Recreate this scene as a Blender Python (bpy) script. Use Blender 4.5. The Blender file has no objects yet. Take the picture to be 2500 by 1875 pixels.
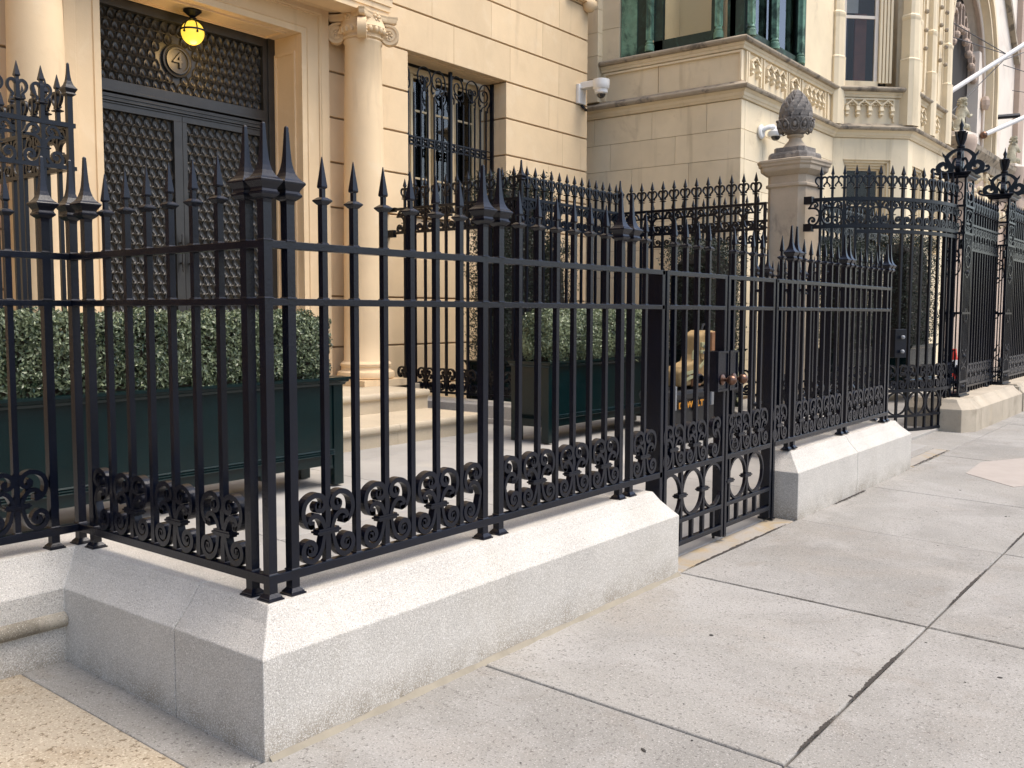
import bpy, bmesh, math, random
import numpy as np
from mathutils import Vector, Matrix
random.seed(4); rng=np.random.default_rng(4)
S=bpy.context.scene; COL=S.collection
R=math.radians
# ---------------------------------------------------------------- camera, world, sun, exposure
cam=bpy.data.cameras.new('camera'); co=bpy.data.objects.new('camera',cam); COL.objects.link(co)
cam.sensor_width=36; cam.lens=36*2295.87/2500; cam.clip_start=.05; cam.clip_end=400
pitch,yaw,roll=.0754,.6637,.0028
fw=Vector((math.cos(pitch)*math.cos(yaw),math.cos(pitch)*math.sin(yaw),-math.sin(pitch)))
rt=Vector((math.sin(yaw),-math.cos(yaw),0)); up=rt.cross(fw)
r2=math.cos(roll)*rt+math.sin(roll)*up; u2=-math.sin(roll)*rt+math.cos(roll)*up
m=Matrix((( r2.x,u2.x,-fw.x,-2.0924),(r2.y,u2.y,-fw.y,-2.7479),(r2.z,u2.z,-fw.z,1.55),(0,0,0,1)))
co.matrix_world=m; S.camera=co
SUN_EL,SUN_AZ=R(64),R(-62)      # azimuth measured from +X towards +Y
W=bpy.data.worlds.new('World'); S.world=W; W.use_nodes=True
nt=W.node_tree; bg=nt.nodes['Background']; sky=nt.nodes.new('ShaderNodeTexSky'); sky.sky_type='NISHITA'
sky.sun_disc=False; sky.sun_elevation=SUN_EL; sky.sun_rotation=math.pi/2-SUN_AZ; sky.air_density=1.0; sky.dust_density=3.0; sky.ozone_density=1.0
hs=nt.nodes.new('ShaderNodeHueSaturation'); hs.inputs['Saturation'].default_value=1.0; nt.links.new(sky.outputs[0],hs.inputs['Color']); nt.links.new(hs.outputs[0],bg.inputs[0]); bg.inputs[1].default_value=.15
sl=bpy.data.lights.new('sun','SUN'); so=bpy.data.objects.new('sun',sl); COL.objects.link(so)
sl.energy=1.5; sl.angle=R(38); sl.color=(1,.92,.80)
d=Vector((math.cos(SUN_EL)*math.cos(SUN_AZ),math.cos(SUN_EL)*math.sin(SUN_AZ),math.sin(SUN_EL)))
so.rotation_euler=d.to_track_quat('Z','Y').to_euler(); so.location=d*30
S.view_settings.view_transform='Standard'; S.view_settings.look='None'; S.view_settings.gamma=1
S.view_settings.use_curve_mapping=False; S.view_settings.exposure=.95
S.cycles.max_bounces=6

# ---------------------------------------------------------------- materials
def mat(name,rgb,rough=.6,metal=0.,noise=None,speck=None,bump=None,var=None,stain=None,spec=.5,emit=None,streak=None,grime=None):
    """noise=(scale,amount) large tone drift; speck=(scale,dark,light) grains; bump=(scale,dist); stain=(scale,rgb,threshold)"""
    M=bpy.data.materials.new(name); M.use_nodes=True; t=M.node_tree; N=t.nodes; L=t.links
    b=N['Principled BSDF']; b.inputs['Roughness'].default_value=rough; b.inputs['Metallic'].default_value=metal
    b.inputs['Specular IOR Level'].default_value=spec
    geo=N.new('ShaderNodeNewGeometry'); pos=geo.outputs['Position']
    rgbn=N.new('ShaderNodeRGB'); rgbn.outputs[0].default_value=(*rgb,1); cur=rgbn.outputs[0]
    def mix(a,bc,f,mode='MIX'):
        m=N.new('ShaderNodeMix'); m.data_type='RGBA'; m.blend_type=mode
        if isinstance(f,(int,float)): m.inputs[0].default_value=f
        else: L.new(f,m.inputs[0])
        for i,v in ((6,a),(7,bc)):
            if isinstance(v,tuple): m.inputs[i].default_value=(*v,1)
            else: L.new(v,m.inputs[i])
        return m.outputs[2]
    def nz(sc,det=4,rough_=.6,dist=0):
        n=N.new('ShaderNodeTexNoise'); n.inputs['Scale'].default_value=sc; n.inputs['Detail'].default_value=det
        n.inputs['Roughness'].default_value=rough_; n.inputs['Distortion'].default_value=dist; L.new(pos,n.inputs['Vector']); return n.outputs['Fac']
    def ramp(f,a,b_,va=0,vb=1):
        r=N.new('ShaderNodeMapRange'); r.inputs['From Min'].default_value=a; r.inputs['From Max'].default_value=b_
        r.inputs['To Min'].default_value=va; r.inputs['To Max'].default_value=vb; L.new(f,r.inputs['Value']); return r.outputs[0]
    if noise:
        f=ramp(nz(noise[0]),.3,.7,1-noise[1],1+noise[1]); c=N.new('ShaderNodeCombineColor')
        for i in range(3): L.new(f,c.inputs[i])
        cur=mix(cur,c.outputs[0],1.,'MULTIPLY')
    if var:
        oi=N.new('ShaderNodeObjectInfo'); f=ramp(oi.outputs['Random'],0,1,1-var,1+var); c=N.new('ShaderNodeCombineColor')
        for i in range(3): L.new(f,c.inputs[i])
        cur=mix(cur,c.outputs[0],1.,'MULTIPLY')
    if stain:
        for s in (stain if isinstance(stain,list) else [stain]):
            cur=mix(cur,tuple(s[1]),ramp(nz(s[0],5,.65,.6),s[2],s[2]+.14,0,s[3]))
    if streak:
        mp=N.new('ShaderNodeMapping'); mp.inputs['Scale'].default_value=(1,1,.12); L.new(pos,mp.inputs['Vector'])
        n=N.new('ShaderNodeTexNoise'); n.inputs['Scale'].default_value=streak[0]; n.inputs['Detail'].default_value=5; L.new(mp.outputs[0],n.inputs['Vector'])
        cur=mix(cur,tuple(streak[1]),ramp(n.outputs['Fac'],streak[2],streak[2]+.16,0,streak[3]))
    if grime:   # splash dirt near the paving: (z where it ends, rgb, amount)
        sp=N.new('ShaderNodeSeparateXYZ'); L.new(pos,sp.inputs[0]); g1=ramp(sp.outputs[2],0,grime[0],1,0)
        ml=N.new('ShaderNodeMath'); ml.operation='MULTIPLY'; L.new(g1,ml.inputs[0]); L.new(ramp(nz(5,5,.7,.5),.36,.66,.15,1),ml.inputs[1])
        m3=N.new('ShaderNodeMath'); m3.operation='MULTIPLY'; m3.inputs[1].default_value=grime[2]; L.new(ml.outputs[0],m3.inputs[0]); m3.use_clamp=True
        cur=mix(cur,tuple(grime[1]),m3.outputs[0])
    if speck:
        for s in (speck if isinstance(speck,list) else [speck]):
            cur=mix(cur,tuple(s[1]),ramp(nz(s[0],2,.5),s[2],s[2]+.05,0,s[3]))
    L.new(cur,b.inputs['Base Color'])
    if bump:
        bs=bump if isinstance(bump,list) else [bump]; prev=None
        for s in bs:
            bn=N.new('ShaderNodeBump'); bn.inputs['Distance'].default_value=s[1]; bn.inputs['Strength'].default_value=s[2] if len(s)>2 else .6
            L.new(nz(s[0],3,.6),bn.inputs['Height'])
            if prev: L.new(prev,bn.inputs['Normal'])
            prev=bn.outputs[0]
        L.new(prev,b.inputs['Normal'])
    if emit:
        b.inputs['Emission Color'].default_value=(*emit[0],1); b.inputs['Emission Strength'].default_value=emit[1]
    return M
iron=mat('black_painted_iron',(.0018,.0034,.0095),.27,0,noise=(6,.3),bump=[(90,.0012,.5),(7,.003,.25)],spec=.40,speck=(260,(.05,.05,.06),.74,.3))
iron2=mat('old_black_iron',(.0016,.0032,.0085),.30,0,noise=(4,.3),bump=(60,.0025,.5),spec=.34)
granite=mat('light_granite',(.475,.445,.395),.75,0,noise=(3,.10),speck=[(185,(.15,.145,.14),.57,.55),(240,(.78,.75,.70),.55,.6)],bump=(200,.0035,.5),stain=[(1.3,(.39,.35,.28),.58,.35),(5,(.36,.31,.24),.64,.3)],streak=(7,(.33,.29,.22),.63,.35),grime=(.16,(.22,.18,.125),.9))
granite_old=mat('weathered_granite',(.36,.32,.25),.8,0,noise=(3,.14),speck=[(150,(.09,.085,.07),.6,.5),(200,(.6,.56,.48),.6,.5)],bump=(150,.004,.5),stain=[(2.2,(.13,.11,.08),.52,.7)])
step_stone=mat('step_granite',(.46,.385,.275),.75,0,noise=(2,.08),speck=[(160,(.18,.15,.11),.62,.45),(200,(.7,.64,.54),.6,.5)],bump=(160,.003,.4),var=.05)
concrete=mat('sidewalk_concrete',(.262,.248,.222),.85,0,noise=(1.2,.13),speck=[(70,(.085,.075,.065),.615,.65),(130,(.13,.12,.105),.60,.5),(150,(.48,.455,.42),.60,.6)],bump=[(70,.006,.6),(9,.008,.2)],var=.10,stain=[(1.0,(.355,.338,.312),.48,.6),(2.6,(.215,.185,.150),.57,.5),(.7,(.305,.268,.222),.55,.4),(11,(.20,.18,.155),.66,.5)])
concrete_warm=mat('warm_flagstone',(.37,.315,.235),.85,0,noise=(1.5,.14),speck=[(50,(.13,.09,.05),.61,.8),(90,(.16,.11,.06),.60,.6),(110,(.60,.52,.40),.58,.6)],bump=(50,.008,.6),stain=[(2.3,(.27,.20,.12),.52,.6),(1.2,(.46,.39,.285),.5,.5),(.9,(.20,.17,.12),.60,.6)])
pinkpatch=mat('pale_patch_cement',(.36,.315,.275),.85,0,noise=(5,.06),bump=(40,.003,.3))
flag=mat('bluestone_court_slab',(.33,.315,.29),.8,0,noise=(1.4,.12),speck=[(120,(.2,.19,.17),.63,.4)],bump=(50,.003,.3),var=.06,stain=[(1.1,(.47,.42,.34),.55,.5)])
limestone=mat('warm_limestone',(.74,.56,.345),.8,0,noise=(1.1,.07),var=.065,bump=[(180,.002,.5),(6,.010,.3)],stain=[(2.1,(.80,.65,.45),.56,.4),(.8,(.62,.44,.25),.56,.45)],streak=(5,(.50,.36,.22),.60,.5))
limestone_dk=mat('joint_mortar',(.33,.235,.14),.9,0,noise=(3,.1))
stone2=mat('buff_sandstone',(.77,.645,.44),.8,0,noise=(1.2,.09),var=.07,bump=[(150,.0015,.4),(8,.005,.25)],stain=[(1.8,(.50,.39,.25),.6,.5),(.9,(.80,.68,.49),.5,.4)],streak=(4,(.42,.33,.20),.60,.6))
stone2_dirty=mat('sooty_sandstone',(.36,.30,.22),.85,0,noise=(3,.15),bump=(60,.005,.4),stain=[(4,(.08,.07,.06),.5,.8)])
stone3=mat('pale_portal_stone',(.80,.72,.62),.8,0,noise=(1,.07),bump=(20,.004,.3),stain=[(.7,(.52,.42,.35),.56,.4)])
stone3_pink=mat('pinkish_carved_stone',(.48,.37,.29),.8,0,noise=(2,.1),bump=(25,.006,.4))
pierstone=mat('grey_pier_stone',(.46,.375,.275),.85,0,noise=(2.5,.12),bump=(90,.004,.5),speck=[(90,(.2,.16,.12),.66,.4)],stain=[(2.4,(.20,.17,.14),.54,.7)])
soot=mat('blackened_stone',(.17,.155,.14),.9,0,noise=(5,.3),bump=(70,.008,.6),stain=[(9,(.34,.31,.27),.5,.7)])
bronze=mat('dark_bronze_door',(.030,.029,.027),.42,.2,noise=(7,.25),bump=(60,.002,.4),spec=.7)
scalem=mat('cast_bronze_scale',(.032,.030,.026),.42,.2,noise=(12,.3),bump=(90,.003,.4),spec=.8)
green=mat('dark_green_paint',(.0015,.0105,.0115),.24,0,noise=(4,.2),bump=(14,.002,.3),spec=.4)
verd=mat('verdigris_copper',(.16,.30,.21),.65,.1,noise=(3,.3),bump=(40,.004,.4),stain=[(2.2,(.02,.04,.03),.47,.85),(7,(.24,.38,.27),.54,.7)])
verd_dk=mat('dark_copper',(.02,.04,.03),.6,.2,noise=(5,.3),stain=[(4,(.06,.16,.11),.55,.6)])
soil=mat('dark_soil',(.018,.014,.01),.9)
white=mat('white_camera_plastic',(.78,.77,.74),.35)
glassdk=mat('dark_camera_dome',(.02,.02,.02),.08,spec=.9)
cream=mat('cream_window_paint',(.80,.64,.40),.5,noise=(5,.05))
curtain=mat('pale_curtain',(.60,.59,.58),.8,noise=(3,.1))
brownwood=mat('brown_shutter_wood',(.20,.06,.03),.5,noise=(6,.2))
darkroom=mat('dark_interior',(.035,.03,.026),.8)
beige=mat('beige_interior_wall',(.80,.70,.50),.8)
whitepole=mat('white_flagpole_paint',(.72,.70,.68),.4)
orange=mat('orange_cone_plastic',(.85,.06,.03),.45)
reflect=mat('white_reflective_band',(.72,.72,.70),.4)
tan=mat('tan_canvas',(.30,.20,.085),.8,noise=(14,.15),bump=(60,.004,.5))
khaki=mat('khaki_webbing',(.30,.29,.16),.8)
leather=mat('worn_brown_leather',(.25,.12,.055),.6,noise=(9,.2))
blackplastic=mat('black_tool_plastic',(.018,.018,.02),.45,bump=(120,.001,.3))
yellow=mat('yellow_print',(.62,.27,.03),.5)
greyplastic=mat('grey_latch_plastic',(.25,.26,.27),.4)
brass=mat('aged_copper_knob',(.17,.095,.065),.28,.85,noise=(30,.2))
fillet=mat('sandy_mortar',(.26,.23,.175),.9,noise=(8,.12),bump=(60,.003,.4))
wirem=mat('wire_rope',(.04,.04,.045),.5)
lampglass=mat('glowing_amber_globe',(.3,.2,.04),.3,emit=((.72,.44,.045),1.0))
rust=mat('rust_stained_slab',(.32,.29,.25),.85,noise=(2,.1),speck=[(75,(.15,.13,.11),.63,.6)],stain=[(3.5,(.36,.25,.10),.5,.6)])
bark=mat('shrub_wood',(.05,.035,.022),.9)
def leafmat(name,a,b_,rough=.42):
    M=bpy.data.materials.new(name); M.use_nodes=True; t=M.node_tree; N=t.nodes; L=t.links; b=N['Principled BSDF']
    at=N.new('ShaderNodeAttribute'); at.attribute_name='tint'; m=N.new('ShaderNodeMix'); m.data_type='RGBA'
    L.new(at.outputs['Fac'],m.inputs[0]); m.inputs[6].default_value=(*a,1); m.inputs[7].default_value=(*b_,1)
    L.new(m.outputs[2],b.inputs['Base Color']); b.inputs['Roughness'].default_value=rough
    b.inputs['Specular IOR Level'].default_value=.6
    tr=N.new('ShaderNodeBsdfTranslucent'); L.new(m.outputs[2],tr.inputs[0]); ms=N.new('ShaderNodeMixShader'); ms.inputs[0].default_value=.15
    L.new(b.outputs[0],ms.inputs[1]); L.new(tr.outputs[0],ms.inputs[2]); L.new(ms.outputs[0],N['Material Output'].inputs[0]); return M
leaf_box=leafmat('boxwood_leaf',(.010,.030,.012),(.27,.31,.17),.30)  # random leaf tone; pale end paints in silvery highlights, dark end shaded gaps
leaf_yew=leafmat('yew_leaf',(.004,.011,.007),(.035,.055,.025),.42)
def glassm(name,tint,rough=.03,ior=2.0):
    M=bpy.data.materials.new(name); M.use_nodes=True; t=M.node_tree; N=t.nodes; L=t.links
    N.remove(N['Principled BSDF']); g=N.new('ShaderNodeBsdfGlossy'); g.inputs['Roughness'].default_value=rough
    tr=N.new('ShaderNodeBsdfTransparent'); tr.inputs[0].default_value=(*tint,1); fr=N.new('ShaderNodeFresnel'); fr.inputs[0].default_value=ior
    ms=N.new('ShaderNodeMixShader'); L.new(fr.outputs[0],ms.inputs[0]); L.new(tr.outputs[0],ms.inputs[1]); L.new(g.outputs[0],ms.inputs[2])
    L.new(ms.outputs[0],N['Material Output'].inputs[0]); return M
pane=glassm('window_glass',(.85,.9,.9)); pane2=glassm('old_window_glass',(.9,.9,.88),.03,1.35)
base3m=mat('tan_kerb_stone',(.42,.36,.275),.85,0,noise=(2,.14),bump=(80,.004,.5),speck=(90,(.2,.17,.13),.64,.5),stain=[(1.6,(.25,.21,.15),.56,.6),(3,(.48,.37,.22),.58,.4)])

# ---------------------------------------------------------------- mesh helpers
class MB:
    def __init__(s): s.v=[]; s.f=[]
    def add(s,v,f):
        o=len(s.v); s.v+= [tuple(p) for p in v]; s.f+= [tuple(i+o for i in q) for q in f]; return s
    def box(s,x0,y0,z0,x1,y1,z1):
        return s.add([(x0,y0,z0),(x1,y0,z0),(x1,y1,z0),(x0,y1,z0),(x0,y0,z1),(x1,y0,z1),(x1,y1,z1),(x0,y1,z1)],
              [(0,3,2,1),(4,5,6,7),(0,1,5,4),(1,2,6,5),(2,3,7,6),(3,0,4,7)])
    def loft(s,rings,cap=True,closed=True):
        n=len(rings[0]); v=[p for r in rings for p in r]; f=[]
        for k in range(len(rings)-1):
            for i in range(n if closed else n-1):
                j=(i+1)%n; f.append((k*n+i,k*n+j,(k+1)*n+j,(k+1)*n+i))
        if cap: f.append(tuple(reversed(range(n)))); f.append(tuple((len(rings)-1)*n+i for i in range(n)))
        return s.add(v,f)
    def sq(s,prof,cx=0,cy=0,ay=1.):       # square 'lathe': (z,halfwidth)
        return s.loft([[(cx-h,cy-h*ay,z),(cx+h,cy-h*ay,z),(cx+h,cy+h*ay,z),(cx-h,cy+h*ay,z)] for z,h in prof])
    def lathe(s,prof,cx=0,cy=0,n=20,cap=True):     # (z,r)
        return s.loft([[(cx+r*math.cos(2*math.pi*i/n),cy+r*math.sin(2*math.pi*i/n),z) for i in range(n)] for z,r in prof],cap)
    def ngon(s,prof,pts):                # scaled polygon loft (z,scale)
        return s.loft([[(x*k,y*k,z) for x,y in pts] for z,k in prof])
    def ribbon(s,path,w,d0,d1,taper=None):     # flat bar following path in (u,z); depth along y d0..d1
        n=len(path); rings=[]
        for i,(u,z) in enumerate(path):
            a=path[max(i-1,0)]; b=path[min(i+1,n-1)]; t=Vector((b[0]-a[0],b[1]-a[1])); t=t.normalized() if t.length>0 else Vector((1,0))
            nx,nz=-t.y,t.x; h=w/2*(taper[i] if taper else 1)
            rings.append([(u+nx*h,d0,z+nz*h),(u-nx*h,d0,z-nz*h),(u-nx*h,d1,z-nz*h),(u+nx*h,d1,z+nz*h)])
        return s.loft(rings)
    def tube(s,path,r,n=6):
        rings=[]; m=len(path)
        for i,p in enumerate(path):
            p=Vector(p); a=Vector(path[max(i-1,0)]); b=Vector(path[min(i+1,m-1)]); t=(b-a).normalized()
            x=t.cross(Vector((0,0,1))); x=x.normalized() if x.length>.05 else Vector((1,0,0)); y=t.cross(x)
            rr=r[i] if isinstance(r,(list,tuple)) else r
            rings.append([tuple(p+x*rr*math.cos(2*math.pi*k/n)+y*rr*math.sin(2*math.pi*k/n)) for k in range(n)])
        return s.loft(rings)
    def sweep(s,prof,path,closed=False):   # prof (offset outward=right of travel, z), path 2d with mitres
        rings=[]; n=len(path)
        for i,p in enumerate(path):
            p=Vector(p); d1=(p-Vector(path[i-1])).normalized() if i>0 else None; d2=(Vector(path[i+1])-p).normalized() if i<n-1 else None
            n1=Vector((d1.y,-d1.x)) if d1 else None; n2=Vector((d2.y,-d2.x)) if d2 else None
            if n1 and n2: mm=(n1+n2); mm=mm/ (mm.dot(n1)) if mm.length>1e-6 else n1
            else: mm=n1 or n2
            rings.append([(p.x+mm.x*o,p.y+mm.y*o,z) for o,z in prof])
        return s.loft(rings)
    def sphere(s,c,r,n=14,m=8,sz=1.):
        return s.loft([[(c[0]+r*math.sin(math.pi*k/m)*math.cos(2*math.pi*i/n),c[1]+r*math.sin(math.pi*k/m)*math.sin(2*math.pi*i/n),c[2]-sz*r*math.cos(math.pi*k/m)) for i in range(n)] for k in range(1,m)])
    def xf(s,M,start=0):
        s.v[start:]=[tuple(M@Vector(p)) for p in s.v[start:]]; return s
    def mesh(s,name,mt,smooth=False):
        me=bpy.data.meshes.new(name); me.from_pydata(s.v,[],s.f); me.materials.append(mt)
        bm=bmesh.new(); bm.from_mesh(me); bmesh.ops.recalc_face_normals(bm,faces=bm.faces); bm.to_mesh(me); bm.free()
        if smooth:
            me.shade_smooth()
            try: me.set_sharp_from_angle(angle=R(38))
            except Exception: pass
        me.update(); return me
WM={}
def place(o,parent,M=None):
    M=M or Matrix.Identity(4); COL.objects.link(o); WM[o.name]=M
    if parent:
        o.parent=parent; o.matrix_parent_inverse=WM[parent.name].inverted()
    o.matrix_basis=M; return o
def T(x=0,y=0,z=0,rz=0): return Matrix.Translation((x,y,z))@Matrix.Rotation(rz,4,'Z')
def inst(name,me,parent,M=None): return place(bpy.data.objects.new(name,me),parent,M)
def build(name,mb,mt,parent=None,M=None,smooth=False,bevel=0):
    o=inst(name,mb.mesh(name,mt,smooth),parent,M)
    if bevel: b=o.modifiers.new('bevel','BEVEL'); b.width=bevel; b.segments=2; b.limit_method='ANGLE'; b.angle_limit=R(40)
    return o
def tag(o,label=None,cat=None,group=None,kind=None):
    for k,v in (('label',label),('category',cat),('group',group),('kind',kind)):
        if v: o[k]=v
    return o
def thing(name,label,cat,loc=(0,0,0),group=None):
    o=bpy.data.objects.new(name,None); o.empty_display_size=.1; place(o,None,Matrix.Translation(loc)); return tag(o,label,cat,group)
def struct(name,mb,mt,**k): return tag(build(name,mb,mt,**k),kind='structure')
def arc(cx,cz,r0,r1,a0,a1,n=12): return [(cx+(r0+(r1-r0)*i/n)*math.cos(R(a0+(a1-a0)*i/n)),cz+(r0+(r1-r0)*i/n)*math.sin(R(a0+(a1-a0)*i/n))) for i in range(n+1)]
def smooth_path(p,k=3):
    out=[]; n=len(p)
    for i in range(n-1):
        a,b,c,d=(Vector(p[max(i-1,0)]),Vector(p[i]),Vector(p[i+1]),Vector(p[min(i+2,n-1)]))
        for j in range(k):
            t=j/k; out.append(tuple(.5*((2*b)+(c-a)*t+(2*a-5*b+4*c-d)*t*t+(3*b-a-3*c+d)*t**3)))
    out.append(tuple(p[-1])); return out
def tilted(parent_M): return parent_M

# ---------------------------------------------------------------- ground
def gz(x,y): return .027*y
mb=MB().add([(-80,-60,gz(0,-60)-.03),(120,-60,gz(0,-60)-.03),(120,.3,-.03),(-80,.3,-.03),(120,60,-.03),(-80,60,-.03)],[(0,1,2,3),(3,2,4,5)])
struct('ground',mb,mat('earth_under_paving',(.16,.14,.12),.9,noise=(1,.2)))
pav=tag(place(bpy.data.objects.new('pavement',None),None),kind='structure')
def slab(x0,y0,x1,y1,mt,parent,zf=gz,th=.12,gap=.004,name='paving_slab',lift=0,seg=1):
    e=.007; mb=MB(); g=gap
    def ring(i,dz): return [(x0+g+i,y0+g+i,zf(x0,y0+g+i)+dz+lift),(x1-g-i,y0+g+i,zf(x1,y0+g+i)+dz+lift),(x1-g-i,y1-g-i,zf(x1,y1-g-i)+dz+lift),(x0+g+i,y1-g-i,zf(x0,y1-g-i)+dz+lift)]
    mb.loft([ring(0,-th),ring(0,-e),ring(e*.4,-e*.3),ring(e*1.2,0)])
    return build(name,mb,mt,parent)
xs=[-7,-5,-3.2,-.84,1.035,2.905,4.775,6.52,8.92,10.8,12.7,14.6,16.5,18.4,20.3,24,28,33,40]
ys=[-6.5,-4.6,-2.95,-1.53,-.125]
random.seed(7)
for i in range(len(xs)-1):
    for j in range(len(ys)-1):
        slab(xs[i],ys[j],xs[i+1],ys[j+1],concrete,pav,gap=random.uniform(.0035,.0065),lift=random.uniform(-.003,.003))
# strip in front of gates and along the building line
for a,b in ((2.87,4.72),(7.76,9.4)): slab(a,-.125,b,.06,rust,pav,gap=.005)
slab(9.4,-.125,11.1,.9,concrete,pav); slab(7.76,.06,9.4,1.6,concrete,pav)
for a,b in ((11.1,14.3),(14.3,18),(18,22),(22,30),(30,40)): slab(a,-.125,b,.4,concrete,pav)
slab(-.33,-.125,-.10,1.27,concrete,pav,gap=.0006)
slab(-1.9,-.125,-.33,1.27,concrete_warm,pav,gap=.0006); slab(-3.6,-.125,-1.9,1.27,concrete_warm,pav)
mb=MB(); pts=[(7.9,-.62),(8.75,-.58),(9.6,-.95),(8.7,-1.35),(7.85,-1.3),(7.45,-1.12)]
mb.loft([[(x,y,gz(x,y)-.02) for x,y in pts],[(x,y,gz(x,y)+.004) for x,y in pts]]); build('cement_patch',mb,pinkpatch,pav)
# sandy mortar fillet at the foot of the front base
# courtyard
court=tag(place(bpy.data.objects.new('courtyard',None),None),kind='structure')
def cz(x,y): return .13*min(max(y,0)/3.0,1)
cxs=[-3.5,-1.6,.17,1.68,3.457,5.59,7.7,9.6]; cys=[.17,2.1,3.95,5.6,7.3]
for i in range(len(cxs)-1):
    for j in range(len(cys)-1):
        if cys[j+1]>6 and 1.5<cxs[i]<7: continue
        slab(cxs[i],1.62 if (j==0 and cxs[i]<.1) else cys[j],cxs[i+1],cys[j+1],flag,court,zf=cz,gap=.003)
slab(2.87,.06,4.72,.17,flag,court,zf=cz,gap=.002)
ctr=mat('neighbour_court_stone',(.34,.32,.29),.8,noise=(2,.15),bump=(30,.003,.3))
for i in range(6):
    for j in range(3): slab(9.6+i*2.2,.9+j*2.1 if j else .42,9.6+(i+1)*2.2,.9+(j+1)*2.1,ctr,court,zf=lambda x,y:.05)

# ---------------------------------------------------------------- granite bases
def split_build(mb,mt,parent,planes,name='granite_block',bevel=0,gap=.0025):
    """cut a closed mesh by axis planes [(axis,value)...] into blocks"""
    cells=[mb]
    def cut(m,ax,val,keep_low):
        bm=bmesh.new(); vs=[bm.verts.new(p) for p in m.v]
        for f in m.f:
            try: bm.faces.new([vs[i] for i in f])
            except ValueError: pass
        no=[0,0,0]; no[ax]=1; c=[0,0,0]; c[ax]=val+(-gap if keep_low else gap)
        r=bmesh.ops.bisect_plane(bm,geom=bm.verts[:]+bm.edges[:]+bm.faces[:],plane_co=c,plane_no=no,clear_outer=keep_low,clear_inner=not keep_low)
        bmesh.ops.holes_fill(bm,edges=[e for e in bm.edges if e.is_boundary],sides=0)
        out=MB(); bm.verts.index_update(); out.v=[tuple(v.co) for v in bm.verts]; out.f=[tuple(v.index for v in f.verts) for f in bm.faces]; bm.free(); return out
    for ax,val in planes:
        nxt=[]
        for c in cells:
            lo=min(p[ax] for p in c.v); hi=max(p[ax] for p in c.v)
            if lo<val<hi: nxt+= [cut(c,ax,val,True),cut(c,ax,val,False)]
            else: nxt.append(c)
        cells=nxt
    return [build(name,c,mt,parent,bevel=bevel) for c in cells]
def base_loft(outer,top,z0,za,zt,sag=.012):
    k=lambda t:[(o[0]+(p[0]-o[0])*t,o[1]+(p[1]-o[1])*t) for o,p in zip(outer,top)]
    mb=MB(); rings=[[(x,y,z0) for x,y in outer],[(x,y,za) for x,y in outer]]
    for t,s in ((.35,.5),(.7,.85)): rings.append([(x,y,za+(zt-za)*t-sag*s*(1 if (x,y)!=o else 0)) for (x,y),o in zip(k(t),outer)])
    rings.append([(x,y,zt) for x,y in top]); mb.loft(rings); return mb
B1=thing('granite_fence_base','pale speckled granite kerb wall with the near corner, under the left railing','fence base',(0,0,-.05))
outer=[(-4,1.24),(-.14,1.24),(-.14,-.14),(2.857,-.14),(2.857,.17),(.17,.17),(.17,1.62),(-4,1.62)]
top=[(-4,1.35),(-.028,1.35),(-.028,-.028),(2.735,-.028),(2.735,.17),(.17,.17),(.17,1.62),(-4,1.62)]
mb=base_loft(outer,top,-.1,.356,.503)
mb.v=[(x,y,(.19 if (z<-.05 and x<-1) else z)) for x,y,z in mb.v]
split_build(mb,granite,B1,[(1,.40),(0,-2.2)],bevel=.004)
m2=MB().box(-4,1.28,-.1,-.143,1.6,.186); build('lower_stone',m2,granite_old,B1,bevel=.01)
m2=MB(); m2.loft([[(x,1.24+.0-.035*math.sin(a),.222+.034*math.cos(a)) for a in [i*math.pi/6 for i in range(7)]]+[(x,1.30,.188),(x,1.30,.256)] for x in (-4,-.142)]); build('roll_moulding',m2,granite_old,B1,smooth=True)
m2=MB(); n=40
pr=[]
random.seed(3)
for i in range(n+1):
    x=-.12+2.97*i/n; k=.017+random.uniform(-.005,.005); z=gz(x,-.14)
    pr.append([(x,-.1405,z-.01),(x,-.1405-k*1.3,z-.004),(x,-.1405-k*.7,z+k*.3),(x,-.1405,z+k)])
m2.loft(pr); build('mortar_fillet',m2,fillet,B1,smooth=True)
B2=thing('granite_fence_base','short pale granite kerb wall between the double gate and the curved gate','fence base',(6.2,0,-.05))
outer=[(4.735,-.14),(7.745,-.14),(7.745,1.55),(7.15,1.55),(7.15,.17),(4.735,.17)]
top=[(4.86,-.028),(7.57,-.028),(7.57,1.55),(7.2,1.55),(7.2,.17),(4.86,.17)]
split_build(base_loft(outer,top,-.1,.356,.495),granite,B2,[(0,6.1)],bevel=.004)
B3=thing('granite_fence_base','tan stone kerb wall under the ornate iron box posts at far right','fence base',(12,0,-.05))
outer=[(11.14,.85),(11.14,.15),(11.42,.03),(14.6,.03),(14.6,.85)]; top=[(11.24,.80),(11.24,.24),(11.48,.15),(14.5,.15),(14.5,.80)]
mb=base_loft(outer,top,-.1,.30,.43); split_build(mb,base3m,B3,[(0,11.72),(0,13.1)],bevel=.005)
outer=[(14.72,.03),(19,.03),(19,.85),(14.72,.85)]; top=[(14.8,.15),(18.9,.15),(18.9,.8),(14.8,.8)]
split_build(base_loft(outer,top,-.1,.30,.43),base3m,B3,[(0,16.5)],bevel=.005)
build('dark_infill_stone',MB().box(14.6,.08,-.1,14.72,.8,.40),granite_old,B3)

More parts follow.
